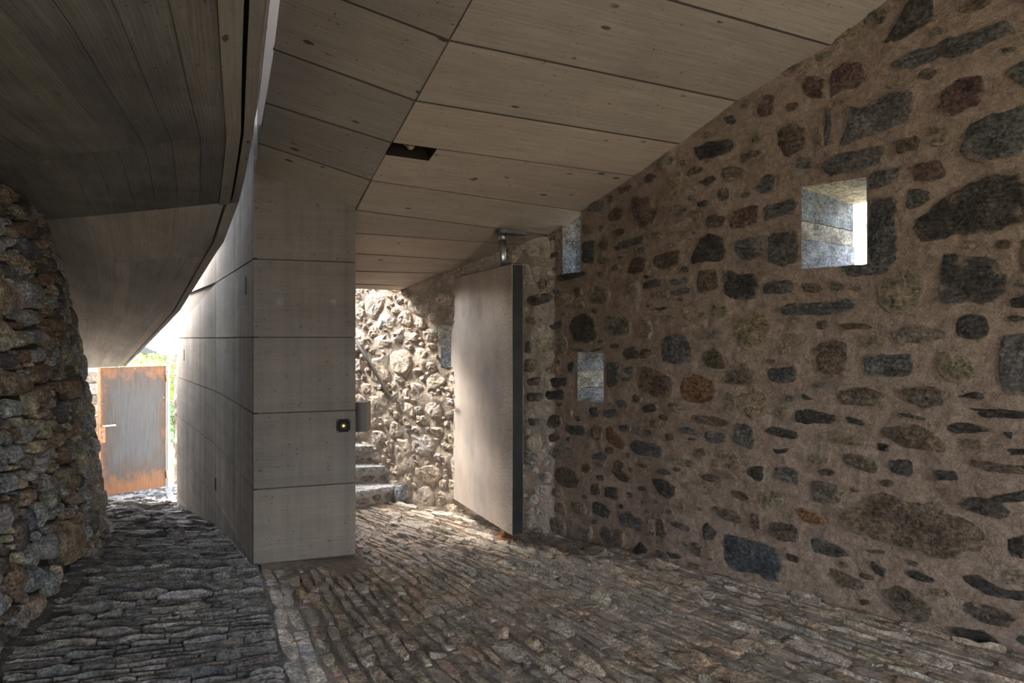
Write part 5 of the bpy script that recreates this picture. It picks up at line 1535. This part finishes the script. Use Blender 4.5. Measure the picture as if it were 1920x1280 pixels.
# dark-roofed outbuilding
hs_ = empty('outbuilding', (-13.5, 24, -1.3), label='small building with a dark slate roof sloping down to the right beyond the gate', cat='building')
box('wall', (-13.6, 24.5, -0.1), (1.9, 0, 0), (0, 1.8, 0), (0, 0, 1.25), M['white_wall'], hs_)
ra, rb = Vector((-13.9, 22.3, 1.95)), Vector((-10.95, 22.3, 0.74))
for k in range(9):
    t0_, t1_ = k/9, (k+1)/9+0.012; a = ra.lerp(rb, t0_); b = ra.lerp(rb, t1_)
    V = [a+Vector((0, 0, 0.03)), b+Vector((0, 0, 0.055)), b+Vector((0, 4.4, 0.055)), a+Vector((0, 4.4, 0.03))]; V += [v-Vector((0, 0, 0.03)) for v in V]
    o = mesh_obj('roof_course', V, [(0, 1, 2, 3), (4, 7, 6, 5), (0, 4, 5, 1), (1, 5, 6, 2), (2, 6, 7, 3), (3, 7, 4, 0)], M['roof_dark'], hs_); fix_normals(o)
V = [ra+Vector((0, -.02, 0)), rb+Vector((0, -.02, 0.02)), rb+Vector((0, -.02, -0.16)), ra+Vector((0, -.02, -0.2))]; V += [v+Vector((0, 0.06, 0)) for v in V]
o = mesh_obj('bargeboard', V, [(0, 1, 2, 3), (4, 7, 6, 5), (0, 4, 5, 1), (1, 5, 6, 2), (2, 6, 7, 3), (3, 7, 4, 0)], M['fascia_dark'], hs_); fix_normals(o)
V = [ra+Vector((0, 0.3, -.19)), rb+Vector((0, 0.3, -.17)), rb+Vector((0, 0.3, -0.34)), ra+Vector((0, 0.3, -0.4))]; V += [v+Vector((0, 0.06, 0)) for v in V]
o = mesh_obj('soffit_board', V, [(0, 1, 2, 3), (4, 7, 6, 5), (0, 4, 5, 1), (1, 5, 6, 2), (2, 6, 7, 3), (3, 7, 4, 0)], M['fascia_dark'], hs_); fix_normals(o)
tube('rain_pipe', [(-11.05, 22.2, 0.72), (-11.05, 22.2, 0.3), (-11.3, 22.5, 0.1), (-11.3, 22.5, -1.2)], 0.055, M['galv'], hs_, 10)
# white house far behind
wh = empty('white_house', (-18, 36, -1.3), label='white rendered house with a clay tiled lower roof far beyond the gate', cat='building')
box('wall', (-18.5, 38, 1.6), (4.5, 0, 0), (0, 3, 0), (0, 0, 3.0), M['white_wall'], wh)
box('wall', (-18.5, 36.0, -0.1), (4.5, 0, 0), (0, 1.5, 0), (0, 0, 1.3), M['white_wall'], wh)
V = [Vector((-23.2, 34.2, 1.12)), Vector((-13.7, 34.2, 1.12)), Vector((-13.7, 35.3, 1.66)), Vector((-23.2, 35.3, 1.66))]; V += [v-Vector((0, 0, 0.08)) for v in V]
o = mesh_obj('lower_roof', V, [(0, 1, 2, 3), (4, 7, 6, 5), (0, 4, 5, 1), (1, 5, 6, 2), (2, 6, 7, 3), (3, 7, 4, 0)], M['tile'], wh); fix_normals(o)
tv, tf = tube_vf([(0, 0, 0), (0, 1.1, 0.54)], 0.075, 8); base_tile = None
for k in range(46):
    x = -22.9+k*0.2
    if base_tile is None:
        base_tile = mesh_obj('roof_tile', [v+Vector((x, 34.18, 1.16)) for v in tv], tf, M['tile'], wh); fix_normals(base_tile)
    else:
        o = base_tile.copy(); COL.objects.link(o); o.location = Vector(base_tile.location)+Vector((k*0.2, 0, 0))
for wx in (-19.9, -17.9, -16.5):
    f = box('window', (wx, 34.98, 2.25), (0.42, 0, 0), (0, 0.03, 0), (0, 0, 0.55), M['galv'], wh)
    box('pane', (wx, 34.94, 2.25), (0.36, 0, 0), (0, 0.01, 0), (0, 0, 0.49), M['glass_dark'], f)
